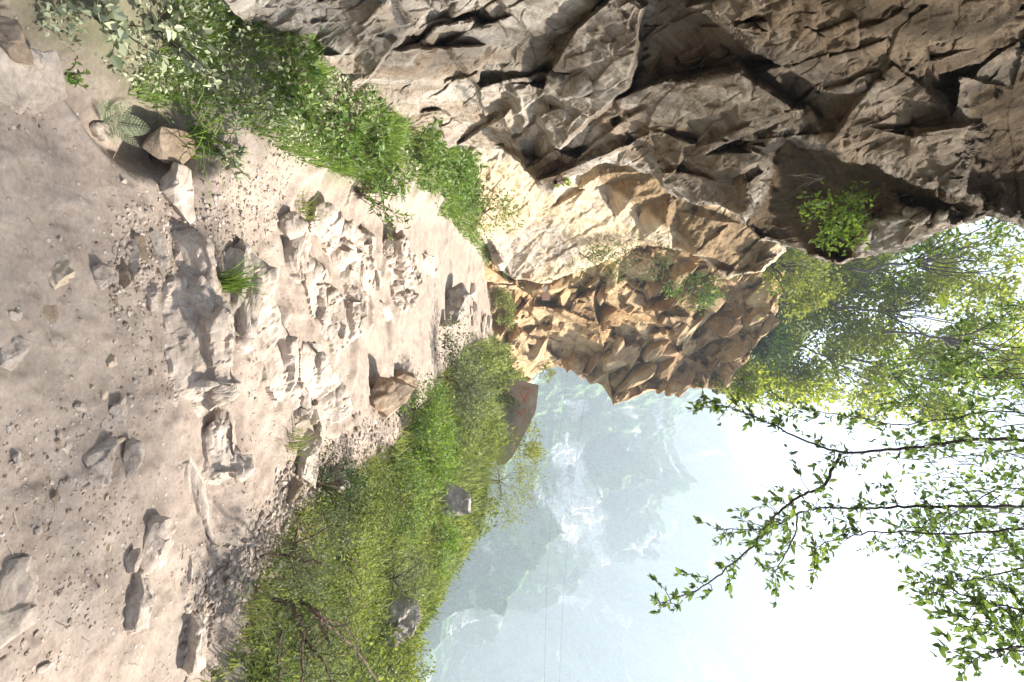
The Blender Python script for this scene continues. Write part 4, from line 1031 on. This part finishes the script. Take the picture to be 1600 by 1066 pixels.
bank_bush(720, 650, (.8, .9, .40), 2200, .062, 'bankgrass', 'pale green bush on the bank next to the flat slab', 115, 18, 6)
bank_bush(645, 640, (.5, .5, .26), 1800, .042, 'weed', 'dark green bush on the path side of the bank above the large tan boulder', 116, 16, 6)

# big shrub with bare brown limbs
def bare_shrub():
    g = np.random.default_rng(17); b = at(415, 985, 3.35); t = empty('bare_branched_shrub', b)
    tag(t, 'tangled shrub with bare brown limbs and thin leaves at the bottom edge of the path', 'shrub')
    limbs = [[(425, 935), (452, 945), (468, 960), (474, 1000), (470, 1080)], [(470, 940), (490, 955), (510, 975), (540, 1000), (570, 1030), (596, 1080)], [(485, 950), (505, 985), (515, 1012)],
             [(474, 1000), (500, 1030), (520, 1075)], [(440, 985), (436, 1030), (434, 1080)], [(492, 965), (530, 975), (560, 1000)], [(405, 870), (450, 868), (500, 880)]]
    P = []
    for i, L in enumerate(limbs):
        q = []
        for k, (X, Y) in enumerate(L):
            up = float(np.clip((X - 425) / 160, .08, .45)) + .03 * math.sin(i * 2 + k); w_ = ground_at(X, min(Y, 1066), up)
            q.append(w_ + np.array([max(0, Y - 1066) * .004, 0, up]))
        q = np.array(q)
        u = np.linspace(0, len(q) - 1, 22); q = np.stack([np.interp(u, range(len(q)), q[:, c]) for c in range(3)], -1)
        q[1:-1] += g.normal(size=(20, 3)) * .006
        A = Acc(); r = .014 if i < 2 else .009
        tube(A, q, r, r * .45, 7)
        for _ in range(5):
            k = g.integers(4, 21); e = q[k] + rand_dirs(g, 1, .4)[0] * g.uniform(.12, .35); w_ = wig(g, q[k], e, 6, .16); tube(A, w_, r * .28, .0012, 5); P.append(w_)
        P.append(q[6:]); A.build('branch', M['brownbark'], t, True, b)
    P = np.concatenate(P); k = g.integers(0, len(P), 1300)
    V, F = leaves(P[k] + g.normal(size=(1300, 3)) * .07, rand_dirs(g, 1300, .3), rand_dirs(g, 1300, 1), g.uniform(.02, .045, 1300), .009)
    mesh_np('foliage', V, F, M['greyshrub'], t, False, None, b)
bare_shrub()

# plants on the rock faces
bush('cliff_bush', at(905, 395, 16.3), at(925, 410, 16.4), (1.1, .7, .9), 900, .13, 'shrub', 'tuft of grass and scrub on the ledge between limestone wall and crag', 'bush', 121, 14, 5, wr=.18)
bush('cliff_bush', at(985, 395, 17.2), at(1010, 402, 16.6), (1.0, .6, 1.0), 800, .13, 'greyshrub', 'grey green scrub hanging in the cleft above the ledge tuft', 'bush', 122, 14, 5, wr=.2, twigs=12)
bush('cliff_bush', at(1070, 455, 22), at(1085, 455, 21.5), (.9, .8, 1.2), 700, .16, 'weed', 'green plant creeping down the upper half of the crag', 'bush', 123, 12, 6, twigs=10)
bush('cliff_bush', at(845, 575, 33), at(850, 582, 33), (.7, .7, .6), 260, .16, 'yellowshrub', 'tiny bush at the foot of the crag where the valley opens', 'bush', 124, 8, 4)
bush('cliff_bush', at(785, 480, 22.5), at(788, 480, 22), (.9, 1, .5), 1100, .12, 'bankgrass', 'bright low bush on the crag side of the far path', 'bush', 125, 12, 4)
bush('cliff_bush', at(868, 285, 4.9 * .97), at(876, 280, 6.4), (.10, .10, .12), 60, .06, 'grass', 'single green sprig on the tip of the near wall, over the yellow wall', 'bush', 126, 5, 3)
bush('cliff_bush', at(755, 330, 11.4), at(762, 335, 11.2), (.5, .6, .7), 700, .075, 'bankgrass', 'light green weed hanging at the foot of the limestone wall', 'bush', 127, 12, 4)

# little tree rooted in the overhang, with pale bare twigs
def wall_tree():
    g = np.random.default_rng(23); d0 = 4.35; b = at(1455, 285, 4.4); t = empty('wall_sapling', b)
    tag(t, 'leafy sapling with pale bare twigs hanging in front of the dark overhang', 'sapling')
    A = Acc(); ends = []
    main = [[(1455, 285), (1410, 272), (1370, 276), (1330, 300), (1312, 330)], [(1455, 285), (1430, 300), (1390, 312), (1350, 330), (1325, 352)], [(1455, 285), (1420, 318), (1372, 335), (1335, 372)],
            [(1382, 272), (1380, 290), (1382, 306)], [(1425, 272), (1427, 290), (1426, 310)], [(1370, 276), (1345, 290), (1300, 318), (1280, 325)]]
    for i, L in enumerate(main):
        q = np.array([at(X, Y, d0 - .1 * k / len(L) + .03 * i) for k, (X, Y) in enumerate(L)]); u = np.linspace(0, len(q) - 1, 20)
        q = np.stack([np.interp(u, range(len(q)), q[:, c]) for c in range(3)], -1); q[1:-1] += g.normal(size=(18, 3)) * .004
        tube(A, q, .008 if i < 3 else .004, .0015, 6)
        for _ in range(4):
            k = g.integers(5, 19); w_ = wig(g, q[k], q[k] + rand_dirs(g, 1, -.2)[0] * g.uniform(.08, .25), 5, .12); tube(A, w_, .0022, .0008, 4)
        if i in (0, 1, 2, 5): ends.append(q[11:])
    for k in range(12):
        a = at(g.uniform(1225, 1285), g.uniform(268, 300), d0 + .2); tube(A, wig(g, at(1290, 275, d0 + .1), a, 6, .12), .0025, .0008, 4)
    A.build('trunk', M['twig'], t, True, b)
    C = np.array([at(X, Y, d0 + g.normal() * .12) for X, Y in ((1335, 300), (1320, 322), (1300, 340), (1322, 352), (1282, 318), (1272, 330), (1345, 345), (1340, 372), (1308, 372), (1290, 372), (1330, 335), (1350, 312), (1300, 355))])
    k = g.integers(0, len(C), 620); P = C[k] + g.normal(size=(620, 3)) * .052
    V, F = leaves(P, rand_dirs(g, 620, -.1), rand_dirs(g, 620, 1), g.uniform(.035, .06, 620), g.uniform(.018, .028, 620))
    mesh_np('foliage', V, F, M['grass'], t, False, None, b)
wall_tree()

# ------------------------------------------------------------------ trees above the cliffs
TR = [
 # X base, Y base, X crown, Y crown, depth, radius, leaves, leaf, mat, label, clumps, density spread
 (1120, 500, 1180, 508, 29, (2.2, 2, 2.0), 2600, .26, 'dark_leaf', 'dark green tree crouching on top of the brown crag', 22, .34),
 (1105, 590, 1150, 592, 31, (1.7, 1.6, 1.3), 1500, .24, 'farleaf', 'low grassy bush on the outer corner of the crag top', 16, .34),
 (1170, 395, 1245, 430, 22, (1.7, 1.4, 1.7), 1500, .17, 'yellowshrub', 'twiggy yellow green tree under the dark tip of the overhang', 18, .30),
 (1190, 560, 1240, 575, 33, (3.0, 2.5, 2.6), 2400, .28, 'farleaf', 'rounded mid green tree right of the dark crag tree, edge against the valley', 24, .32),
 (1230, 450, 1330, 480, 31, (3.0, 2.5, 2.9), 3000, .27, 'farleaf', 'dense sunlit green tree behind the lower edge of the overhang', 26, .32),
 (1260, 400, 1400, 415, 28, (2.6, 2, 3.2), 2800, .24, 'farleaf', 'bright green tree hugging the rim of the overhang', 24, .30),
 (1250, 540, 1345, 580, 33, (3.0, 2.5, 2.8), 2200, .27, 'farleaf', 'loose pale green tree below the dense sunlit tree', 24, .28),
 (1300, 480, 1480, 500, 29, (3.4, 3, 3.0), 2300, .24, 'farleaf', 'airy tall tree with patches of white sky showing through', 30, .20),
 (1330, 420, 1545, 400, 25, (2.6, 2, 2.8), 1500, .20, 'farleaf', 'thin tree reaching past the top rim of the overhang', 26, .20),
 (1330, 560, 1470, 600, 30, (3.0, 2.6, 3.0), 1500, .25, 'farleaf', 'sparse tree among the hanging branches, farthest from the cliff', 26, .20),
 (1380, 520, 1590, 540, 25, (2.4, 2, 2.4), 1300, .21, 'farleaf', 'tree top cut by the right edge of the photo above the airy tall tree', 22, .22),
]
for i, (bx, by, cx, cy_, d, rad, n, L, mt, lab, cl, sp) in enumerate(TR):
    bush('cliff_tree', at(bx, by, d), at(cx, cy_, d), rad, int(n * 1.7), L * 1.05, mt, lab, 'tree', 140 + i, cl, 10, wr=.45, bark='bark', group='trees above the cliffs', stem_r=.075, spread=sp, twigs=16, up=.2)

# ------------------------------------------------------------------ tree whose branches hang into the picture
def over_tree():
    g = np.random.default_rng(77); base = np.array([4.6, 1.0, float(gh([4.6], [1.0])[0]) - .2]); t = empty('overhanging_tree', base)
    tag(t, 'near tree whose thin dark branches and oval leaves hang down against the white sky', 'tree')
    J = at(2350, 830, 3.9)
    A = Acc(); tube(A, np.concatenate([wig(g, base, base + [(-.3), .6, 4.5], 8, .04)[:-1], wig(g, base + [(-.3), .6, 4.5], J, 9, .06)]), .16, .06, 10)
    A.build('trunk', M['bark'], t, True, base)
    LM = [
     (3.6, .018, [(1650, 690), (1600, 688), (1522, 686), (1413, 702), (1313, 709), (1255, 688), (1190, 655), (1142, 638), (1095, 622)]),
     (3.6, .012, [(1313, 709), (1285, 764), (1252, 773), (1214, 802), (1176, 854), (1109, 911), (1071, 930), (1024, 944)]),
     (3.9, .016, [(1650, 792), (1555, 792), (1475, 792), (1394, 792), (1332, 795), (1285, 792), (1247, 802), (1204, 826), (1157, 828), (1114, 826)]),
     (3.9, .007, [(1247, 802), (1242, 840), (1214, 887), (1204, 901)]),
     (3.4, .011, [(1650, 822), (1600, 826), (1475, 835), (1361, 830), (1285, 849), (1266, 868)]),
     (4.6, .011, [(1650, 655), (1560, 640), (1480, 655), (1400, 665), (1330, 650), (1250, 640), (1200, 610)]),
     (4.8, .010, [(1650, 590), (1560, 592), (1484, 583), (1440, 600), (1400, 640)]),
     (4.0, .012, [(1650, 880), (1600, 887), (1522, 906), (1470, 908), (1427, 911)]),
     (3.2, .010, [(1660, 960), (1600, 955), (1540, 940), (1490, 925), (1450, 930)]),
     (2.9, .010, [(1680, 1040), (1600, 1010), (1550, 1015), (1515, 1035)]),
     (3.4, .009, [(1680, 1000), (1590, 985), (1540, 975), (1495, 960)]),
     (4.6, .009, [(1640, 770), (1560, 760), (1470, 815), (1420, 850), (1380, 860)]),
     (5.0, .009, [(1660, 470), (1590, 480), (1520, 520), (1470, 560)]),
     (5.2, .010, [(1680, 330), (1560, 345), (1470, 385), (1430, 405), (1395, 440)]),
    ]
    LP = []; LD = []; LL = []
    for i, (d, r, L) in enumerate(LM):
        q = np.array([at(X, Y, d + .10 * math.sin(1.3 * k + i)) for k, (X, Y) in enumerate(L)])
        if L[0][0] > 1630: q = np.concatenate([np.array([at((L[0][0] + 2350) / 2, (L[0][1] * 1.3 + 830 * .7) / 2, (d + 3.9) / 2 + .1)]) if i % 2 else np.array([at((L[0][0] + 2250) / 2, (L[0][1] + 830) / 2, d)]), q]); q = np.concatenate([J[None], q])
        u = np.linspace(0, len(q) - 1, len(q) * 7); a = np.stack([np.interp(u, range(len(q)), q[:, c]) for c in range(3)], -1)
        for _ in range(3): a[1:-1] = (a[:-2] + 2 * a[1:-1] + a[2:]) / 4
        a[1:-1] += g.normal(size=(len(a) - 2, 3)) * .004
        A = Acc(); tube(A, a, r * 1.0, .0022, 7)
        px = 800 + 800 * (a[:, 2] - 1.6) / a[:, 1]
        vis = np.where(px < 1700)[0]
        if len(vis) < 3: continue
        length = np.linalg.norm(np.diff(a[vis], axis=0), axis=1).sum()
        nt = int(8 + length * 15)
        for k in range(nt):
            f = g.random() ** .8; j = vis[min(len(vis) - 1, int(f * len(vis)))]; j = min(j, len(a) - 2)
            T = unit(a[j + 1] - a[j]); dr = unit(T * g.uniform(.2, 1.0) + rand_dirs(g, 1, 0)[0] * .9 + np.array([0, 0, -.15]))
            ln = g.uniform(.10, .34) * (1.15 - .4 * f); w_ = wig(g, a[j], a[j] + dr * ln, 7, .12, -.05); tube(A, w_, .0030, .0014, 4)
            m = int(4 + ln * 26); s = np.sort(g.uniform(.2, 1, m)) * 6; ii = s.astype(int).clip(0, 5); uu = (s - ii)[:, None]
            P = w_[ii] * (1 - uu) + w_[ii + 1] * uu; dd = unit(w_[ii + 1] - w_[ii]); side = unit(np.cross(dd, rand_dirs(g, m, 1.5))) * np.where(np.arange(m) % 2, 1, -1)[:, None]
            LP.append(P); LD.append(unit(.7 * dd + .8 * side + rand_dirs(g, m) * .35 + np.array([0, 0, -.12]))); LL.append(g.uniform(.028, .070, m) * g.uniform(.75, 1.15))
        A.build('branch', M['bark'], t, True, base)
    TW = Acc()
    # a few looser clusters deeper in the crown and, unseen, ones added for shade
    for k in range(190):
        X = g.uniform(1380, 1640); Y = g.uniform(560, 1066)
        if Y > 880 and X < 1400 + (Y - 880) * .9 + 40: continue
        if Y > 820 and X < 1430: continue
        c = at(X, Y, g.uniform(4.0, 6.8)); m = int(g.uniform(8, 22)); tube(TW, wig(g, c - [0, 0, .08], c + np.array([g.normal() * .15, g.normal() * .15, g.uniform(.35, .8)]), 8, .12), .0025, .005, 4); LP.append(c + g.normal(size=(m, 3)) * g.uniform(.05, .14)); LD.append(rand_dirs(g, m, -.3)); LL.append(g.uniform(.04, .09, m))
    for k in range(135):  # unseen leaf clusters, added to shade the left foreground
        c = np.array([3.45, 3.3, 5.2]) + g.normal(size=3) * [.85, .85, .6]
        if 800 + 800 * (c[2] - 1.6) / max(c[1], .1) < 1760 and 533 + 800 * (c[0] - .7) / max(c[1], .1) < 1090: continue
        m = 26; LP.append(c + g.normal(size=(m, 3)) * .22); LD.append(rand_dirs(g, m, -.3)); LL.append(g.uniform(.06, .12, m))
    for k in range(75):  # more unseen leaves, added for shade across the foreground dirt
        c = np.array([g.uniform(3.1, 5.6), g.uniform(2.5, 4.1), g.uniform(4.8, 5.9)])
        if 533 + 800 * (c[0] - .9) / c[1] < 1090 and 800 + 800 * (c[2] - 2.5) / c[1] < 1620: continue
        m = 22; LP.append(c + g.normal(size=(m, 3)) * .2); LD.append(rand_dirs(g, m, -.3)); LL.append(g.uniform(.06, .12, m))
    for k in range(40):
        c = at(g.uniform(1640, 2300), g.uniform(420, 980), g.uniform(3.0, 6.0)); m = 30; LP.append(c + g.normal(size=(m, 3)) * .2); LD.append(rand_dirs(g, m, -.3)); LL.append(g.uniform(.06, .12, m))
    tag(TW.build('twigs', M['bark'], t, True, base), None, None, None, 'stuff')
    P = np.concatenate(LP); D = np.concatenate(LD); L = np.concatenate(LL)
    V, F = leaves(P, D, rand_dirs(g, len(P), .8), L, L * g.uniform(.40, .52, len(P)), .18, .10)
    mesh_np('crown', V, F, M['treeleaf'], t, False, None, base)
over_tree()

# ------------------------------------------------------------------ small man-made things
tw = NT('white_paint'); tw.bsdf((0.78, 0.76, 0.72), 0.6)
tp = NT('pinkish_plate'); tp.bsdf((0.50, 0.33, 0.26), 0.8)
tcab = NT('dark_cable'); tcab.bsdf((0.03, 0.03, 0.035), 0.5)
def box(A, c, sx, sy, sz):
    s = np.array([[x, y, z] for x in (-.5, .5) for y in (-.5, .5) for z in (-.5, .5)]) * [sx, sy, sz] + c
    A.add(s, [[0, 1, 3, 2], [4, 6, 7, 5], [0, 4, 5, 1], [2, 3, 7, 6], [0, 2, 6, 4], [1, 5, 7, 3]])
p = at(852, 455, 22.8); t = empty('notice_board', p); tag(t, 'small white and pinkish notice plate fixed low on the brown crag', 'sign')
A = Acc(); box(A, p + [-.12, 0, 0], .30, .05, .26); A.build('white_plate', tw.m, t, False, p)
A = Acc(); box(A, p + [.22, .02, .03], .36, .05, .34); A.build('pink_plate', tp.m, t, False, p)
p = at(787, 607, 30); A = Acc(); tube(A, [p, p + [0, 0, .35], p + [0.01, 0, 1.0]], .045, .045, 8); tube(A, [p + [0.01, 0, 1.0], p + [0.01, 0, 1.04]], .07, .05, 8)
tag(A.build('marker_post', tw.m, None, True, p), 'thin white marker post at the far bend of the path before the flat slab', 'post')
for (a, b), lab in ((((884, 560), (872, 1130)), 'lower of two thin dark cables strung across the valley'), (((912, 560), (872, 1140)), 'upper of two thin dark cables strung across the valley')):
    q0 = at(a[0] + (12 if 'upper' in lab else 6), a[1], 88); q1 = at(b[0] + (0 if 'upper' in lab else -22), b[1], 78)
    s = np.linspace(0, 1, 40)[:, None]; q = q0 + (q1 - q0) * s - np.array([0, 0, 1]) * 1.2 * np.sin(s * np.pi)
    A = Acc(); tube(A, q, .017, .017, 6); tag(A.build('cable', tcab.m, None, True, q0), lab, 'cable')
# ------------------------------------------------------------------ far side of the gorge
def mount_mat(name, g1, g2, g3, rock, sc):
    t = NT(name); v = t.mapping('pos')
    a = t.noise(v, 0.35 * sc, 7, 0.75); b = t.noise(v, 0.04 * sc, 4, 0.6)
    tr = t.voronoi(v, 0.75 * sc)
    c = t.ramp(a, [(0.35, g1), (0.5, g2), (0.66, g3)])
    c = t.mix(c, g3, t.ramp(b, [(0.5, 0.0), (0.7, 0.7)]))
    rk = t.ramp(a, [(0.35, tuple(x * .55 for x in rock)), (0.55, rock), (0.7, tuple(min(.85, x * 1.2) for x in rock))])
    c = t.mix(c, rk, t.attr('scar'))
    n = t.bump(tr, 0.8, 1.6 / sc); n = t.bump(a, 0.6, 2.0 / sc, n)
    t.bsdf(c, 0.95, n, 0.05); return t.m
M['mtA'] = mount_mat('forested_slope', (0.022, 0.060, 0.018), (0.085, 0.17, 0.055), (0.24, 0.32, 0.12), (0.80, 0.77, 0.72), 0.9)
M['mtB'] = mount_mat('far_forested_slope', (0.02, 0.055, 0.02), (0.08, 0.15, 0.06), (0.22, 0.28, 0.13), (0.82, 0.79, 0.75), 0.5)

def seg_mask(X, Y, pts, w):
    d = np.full(X.shape, 1e9)
    for (a, b) in zip(pts[:-1], pts[1:]):
        a = np.array(a, float); b = np.array(b, float); ab = b - a
        t = np.clip(((X - a[0]) * ab[0] + (Y - a[1]) * ab[1]) / (ab @ ab), 0, 1)
        d = np.minimum(d, np.hypot(X - a[0] - t * ab[0], Y - a[1] - t * ab[1]) / w)
    return d

def mountain(name, prof, D0, D1, Xf, mat, scars, amp, ny=420, nx=620, y0=380, y1=1500, pw=0.9, seed=0):
    Yp = np.linspace(y0, y1, nx); s = np.linspace(0, 1.0, ny)
    p = np.array(prof, float); Xr = np.interp(Yp, p[:, 0], p[:, 1])
    S, YY = np.meshgrid(s, Yp, indexing='ij')
    XX = Xf + (Xr[None, :] - Xf) * S ** pw
    D = D0 + (D1 - D0) * S
    V = at(XX, YY, D)
    Q = V / (D1 * 0.16)
    rid = ridged(Q * np.array([1, .6, .55]) + seed, 5, 50 + seed)
    f = fbm(Q * 5, 4, 60 + seed)
    en = sstep(0, .12, S)
    V[..., 1] -= amp * en * (rid * D1 * 0.11 + D1 * .02 * ridged(Q * np.array([4, 2, 1.2]) + 9, 4, 81 + seed))
    V[..., 2] += amp * en * (f * D1 * 0.016 + rid * D1 * 0.012)
    tree = np.clip(fbm(V / (D1 * .006), 2, 66 + seed), -1, 1)
    V[..., 2] += tree * D1 * 0.0042
    n = fbm(Q * np.array([3, 2, 7]), 5, 70 + seed); nf = fbm(Q * np.array([9, 5, 25]), 4, 75 + seed)
    sc = sstep(0.36, 0.52, n + nf * .25)
    for pts, wd in scars:
        dd = seg_mask(XX, YY, pts, wd)
        sc = np.maximum(sc, sstep(1.15, 0.55, dd + 0.75 * n + 0.5 * nf))
    # a skirt behind the ridge so that it is a solid hill
    back = V[-1:].copy(); back[..., 1] += D1 * .15; back[..., 2] -= D1 * .25
    V = np.concatenate([V, back]); sc = np.concatenate([sc, sc[-1:]])
    o = mesh_np(name, V.reshape(-1, 3), grid_faces(ny + 1, nx)[:, ::-1], mat, None, True, {'scar': sc.ravel()})
    return tag(o, None, None, None, 'structure')

mA = mountain('mountain', [(380, 1120), (560, 1105), (640, 1085), (690, 1063), (760, 1046), (820, 1036), (850, 1018), (880, 980), (900, 925), (918, 868), (942, 818), (968, 784), (1016, 728), (1066, 705), (1200, 660), (1500, 600)],
              120, 440, 560, M['mtA'], [([(892, 712), (900, 740), (896, 790), (918, 800), (935, 850)], 24), ([(880, 800), (915, 860)], 26), ([(930, 850), (948, 890)], 10), ([(838, 600), (850, 585), (868, 566)], 5), ([(890, 632), (915, 640)], 8), ([(975, 640), (985, 650)], 6), ([(740, 955), (700, 985)], 14)], 1.0, seed=0)
mB = mountain('mountain', [(380, 1130), (560, 1150), (700, 1175), (760, 1186), (820, 1216), (900, 1232), (960, 1262), (1066, 1285), (1200, 1280), (1500, 1200)],
              385, 690, 560, M['mtB'], [([(872, 920), (880, 950), (925, 960)], 14), ([(1080, 1000), (1110, 1030)], 18), ([(1060, 1050), (1100, 1062)], 14), ([(1090, 800), (1110, 815)], 10), ([(1040, 745), (1075, 690)], 6), ([(960, 985), (1000, 1000)], 8)], 1.2, seed=4)

hz = bpy.data.materials.new('haze_air'); hz.use_nodes = True
hn = hz.node_tree; hn.nodes.clear(); ho = hn.nodes.new('ShaderNodeOutputMaterial')
pv = hn.nodes.new('ShaderNodeVolumePrincipled'); pv.inputs['Color'].default_value = (0.78, 0.88, 1.0, 1); pv.inputs['Density'].default_value = 0.0015
pv.inputs['Anisotropy'].default_value = 0.0
hn.links.new(pv.outputs[0], ho.inputs['Volume'])
bx0 = np.array([-900., -100., -330.]); bx1 = np.array([1900., 1300., 440.])
C8 = np.array([[a, b, c] for a in (0, 1) for b in (0, 1) for c in (0, 1)], float) * (bx1 - bx0) + bx0
haze = mesh_np('haze', C8, [[0, 1, 3, 2], [4, 6, 7, 5], [0, 4, 5, 1], [2, 3, 7, 6], [0, 2, 6, 4], [1, 5, 7, 3]], hz)
tag(haze, None, None, None, 'stuff')
# ------------------------------------------------------------------ light, air, camera
TO_SUN = Vector((0.62, 0.26, 0.74)).normalized()
sd = bpy.data.lights.new('sun', 'SUN'); sd.energy = 5.0; sd.angle = R(2.5); sd.color = (1.0, 0.955, 0.88)
so = bpy.data.objects.new('sun', sd); COL.objects.link(so)
so.rotation_euler = TO_SUN.to_track_quat('Z', 'Y').to_euler(); so.location = (5, 8, 30)
w = bpy.data.worlds.new('World'); scene.world = w; w.use_nodes = True
nt = w.node_tree; nt.nodes.clear()
sky = nt.nodes.new('ShaderNodeTexSky'); sky.sky_type = 'NISHITA'; sky.sun_disc = False
sky.sun_elevation = math.asin(TO_SUN.z); sky.sun_rotation = math.atan2(TO_SUN.x, TO_SUN.y)
sky.air_density = 1.0; sky.dust_density = 3.0; sky.ozone_density = 1.0
bg = nt.nodes.new('ShaderNodeBackground'); bg.inputs['Strength'].default_value = 0.055
wo = nt.nodes.new('ShaderNodeOutputWorld'); nt.links.new(sky.outputs[0], bg.inputs[0]); nt.links.new(bg.outputs[0], wo.inputs[0])

cd = bpy.data.cameras.new('camera'); cam = bpy.data.objects.new('camera', cd); COL.objects.link(cam)
cd.sensor_width = 36; cd.lens = 18.0; cd.clip_end = 20000; cd.clip_start = 0.05
Mx = Matrix(((0, -1, 0, CAM[0]), (0, 0, -1, CAM[1]), (1, 0, 0, CAM[2]), (0, 0, 0, 1)))
cam.matrix_world = Mx
scene.camera = cam
vs = scene.view_settings; vs.view_transform = 'Standard'; vs.look = 'None'; vs.exposure = 2.42; vs.gamma = 1
cy = scene.cycles
cy.max_bounces = 8; cy.diffuse_bounces = 4; cy.transmission_bounces = 4; cy.volume_bounces = 1; cy.transparent_max_bounces = 8
cy.use_denoising = True
try: cy.denoiser = 'OPENIMAGEDENOISE'
except Exception: pass
cy.caustics_reflective = False; cy.caustics_refractive = False
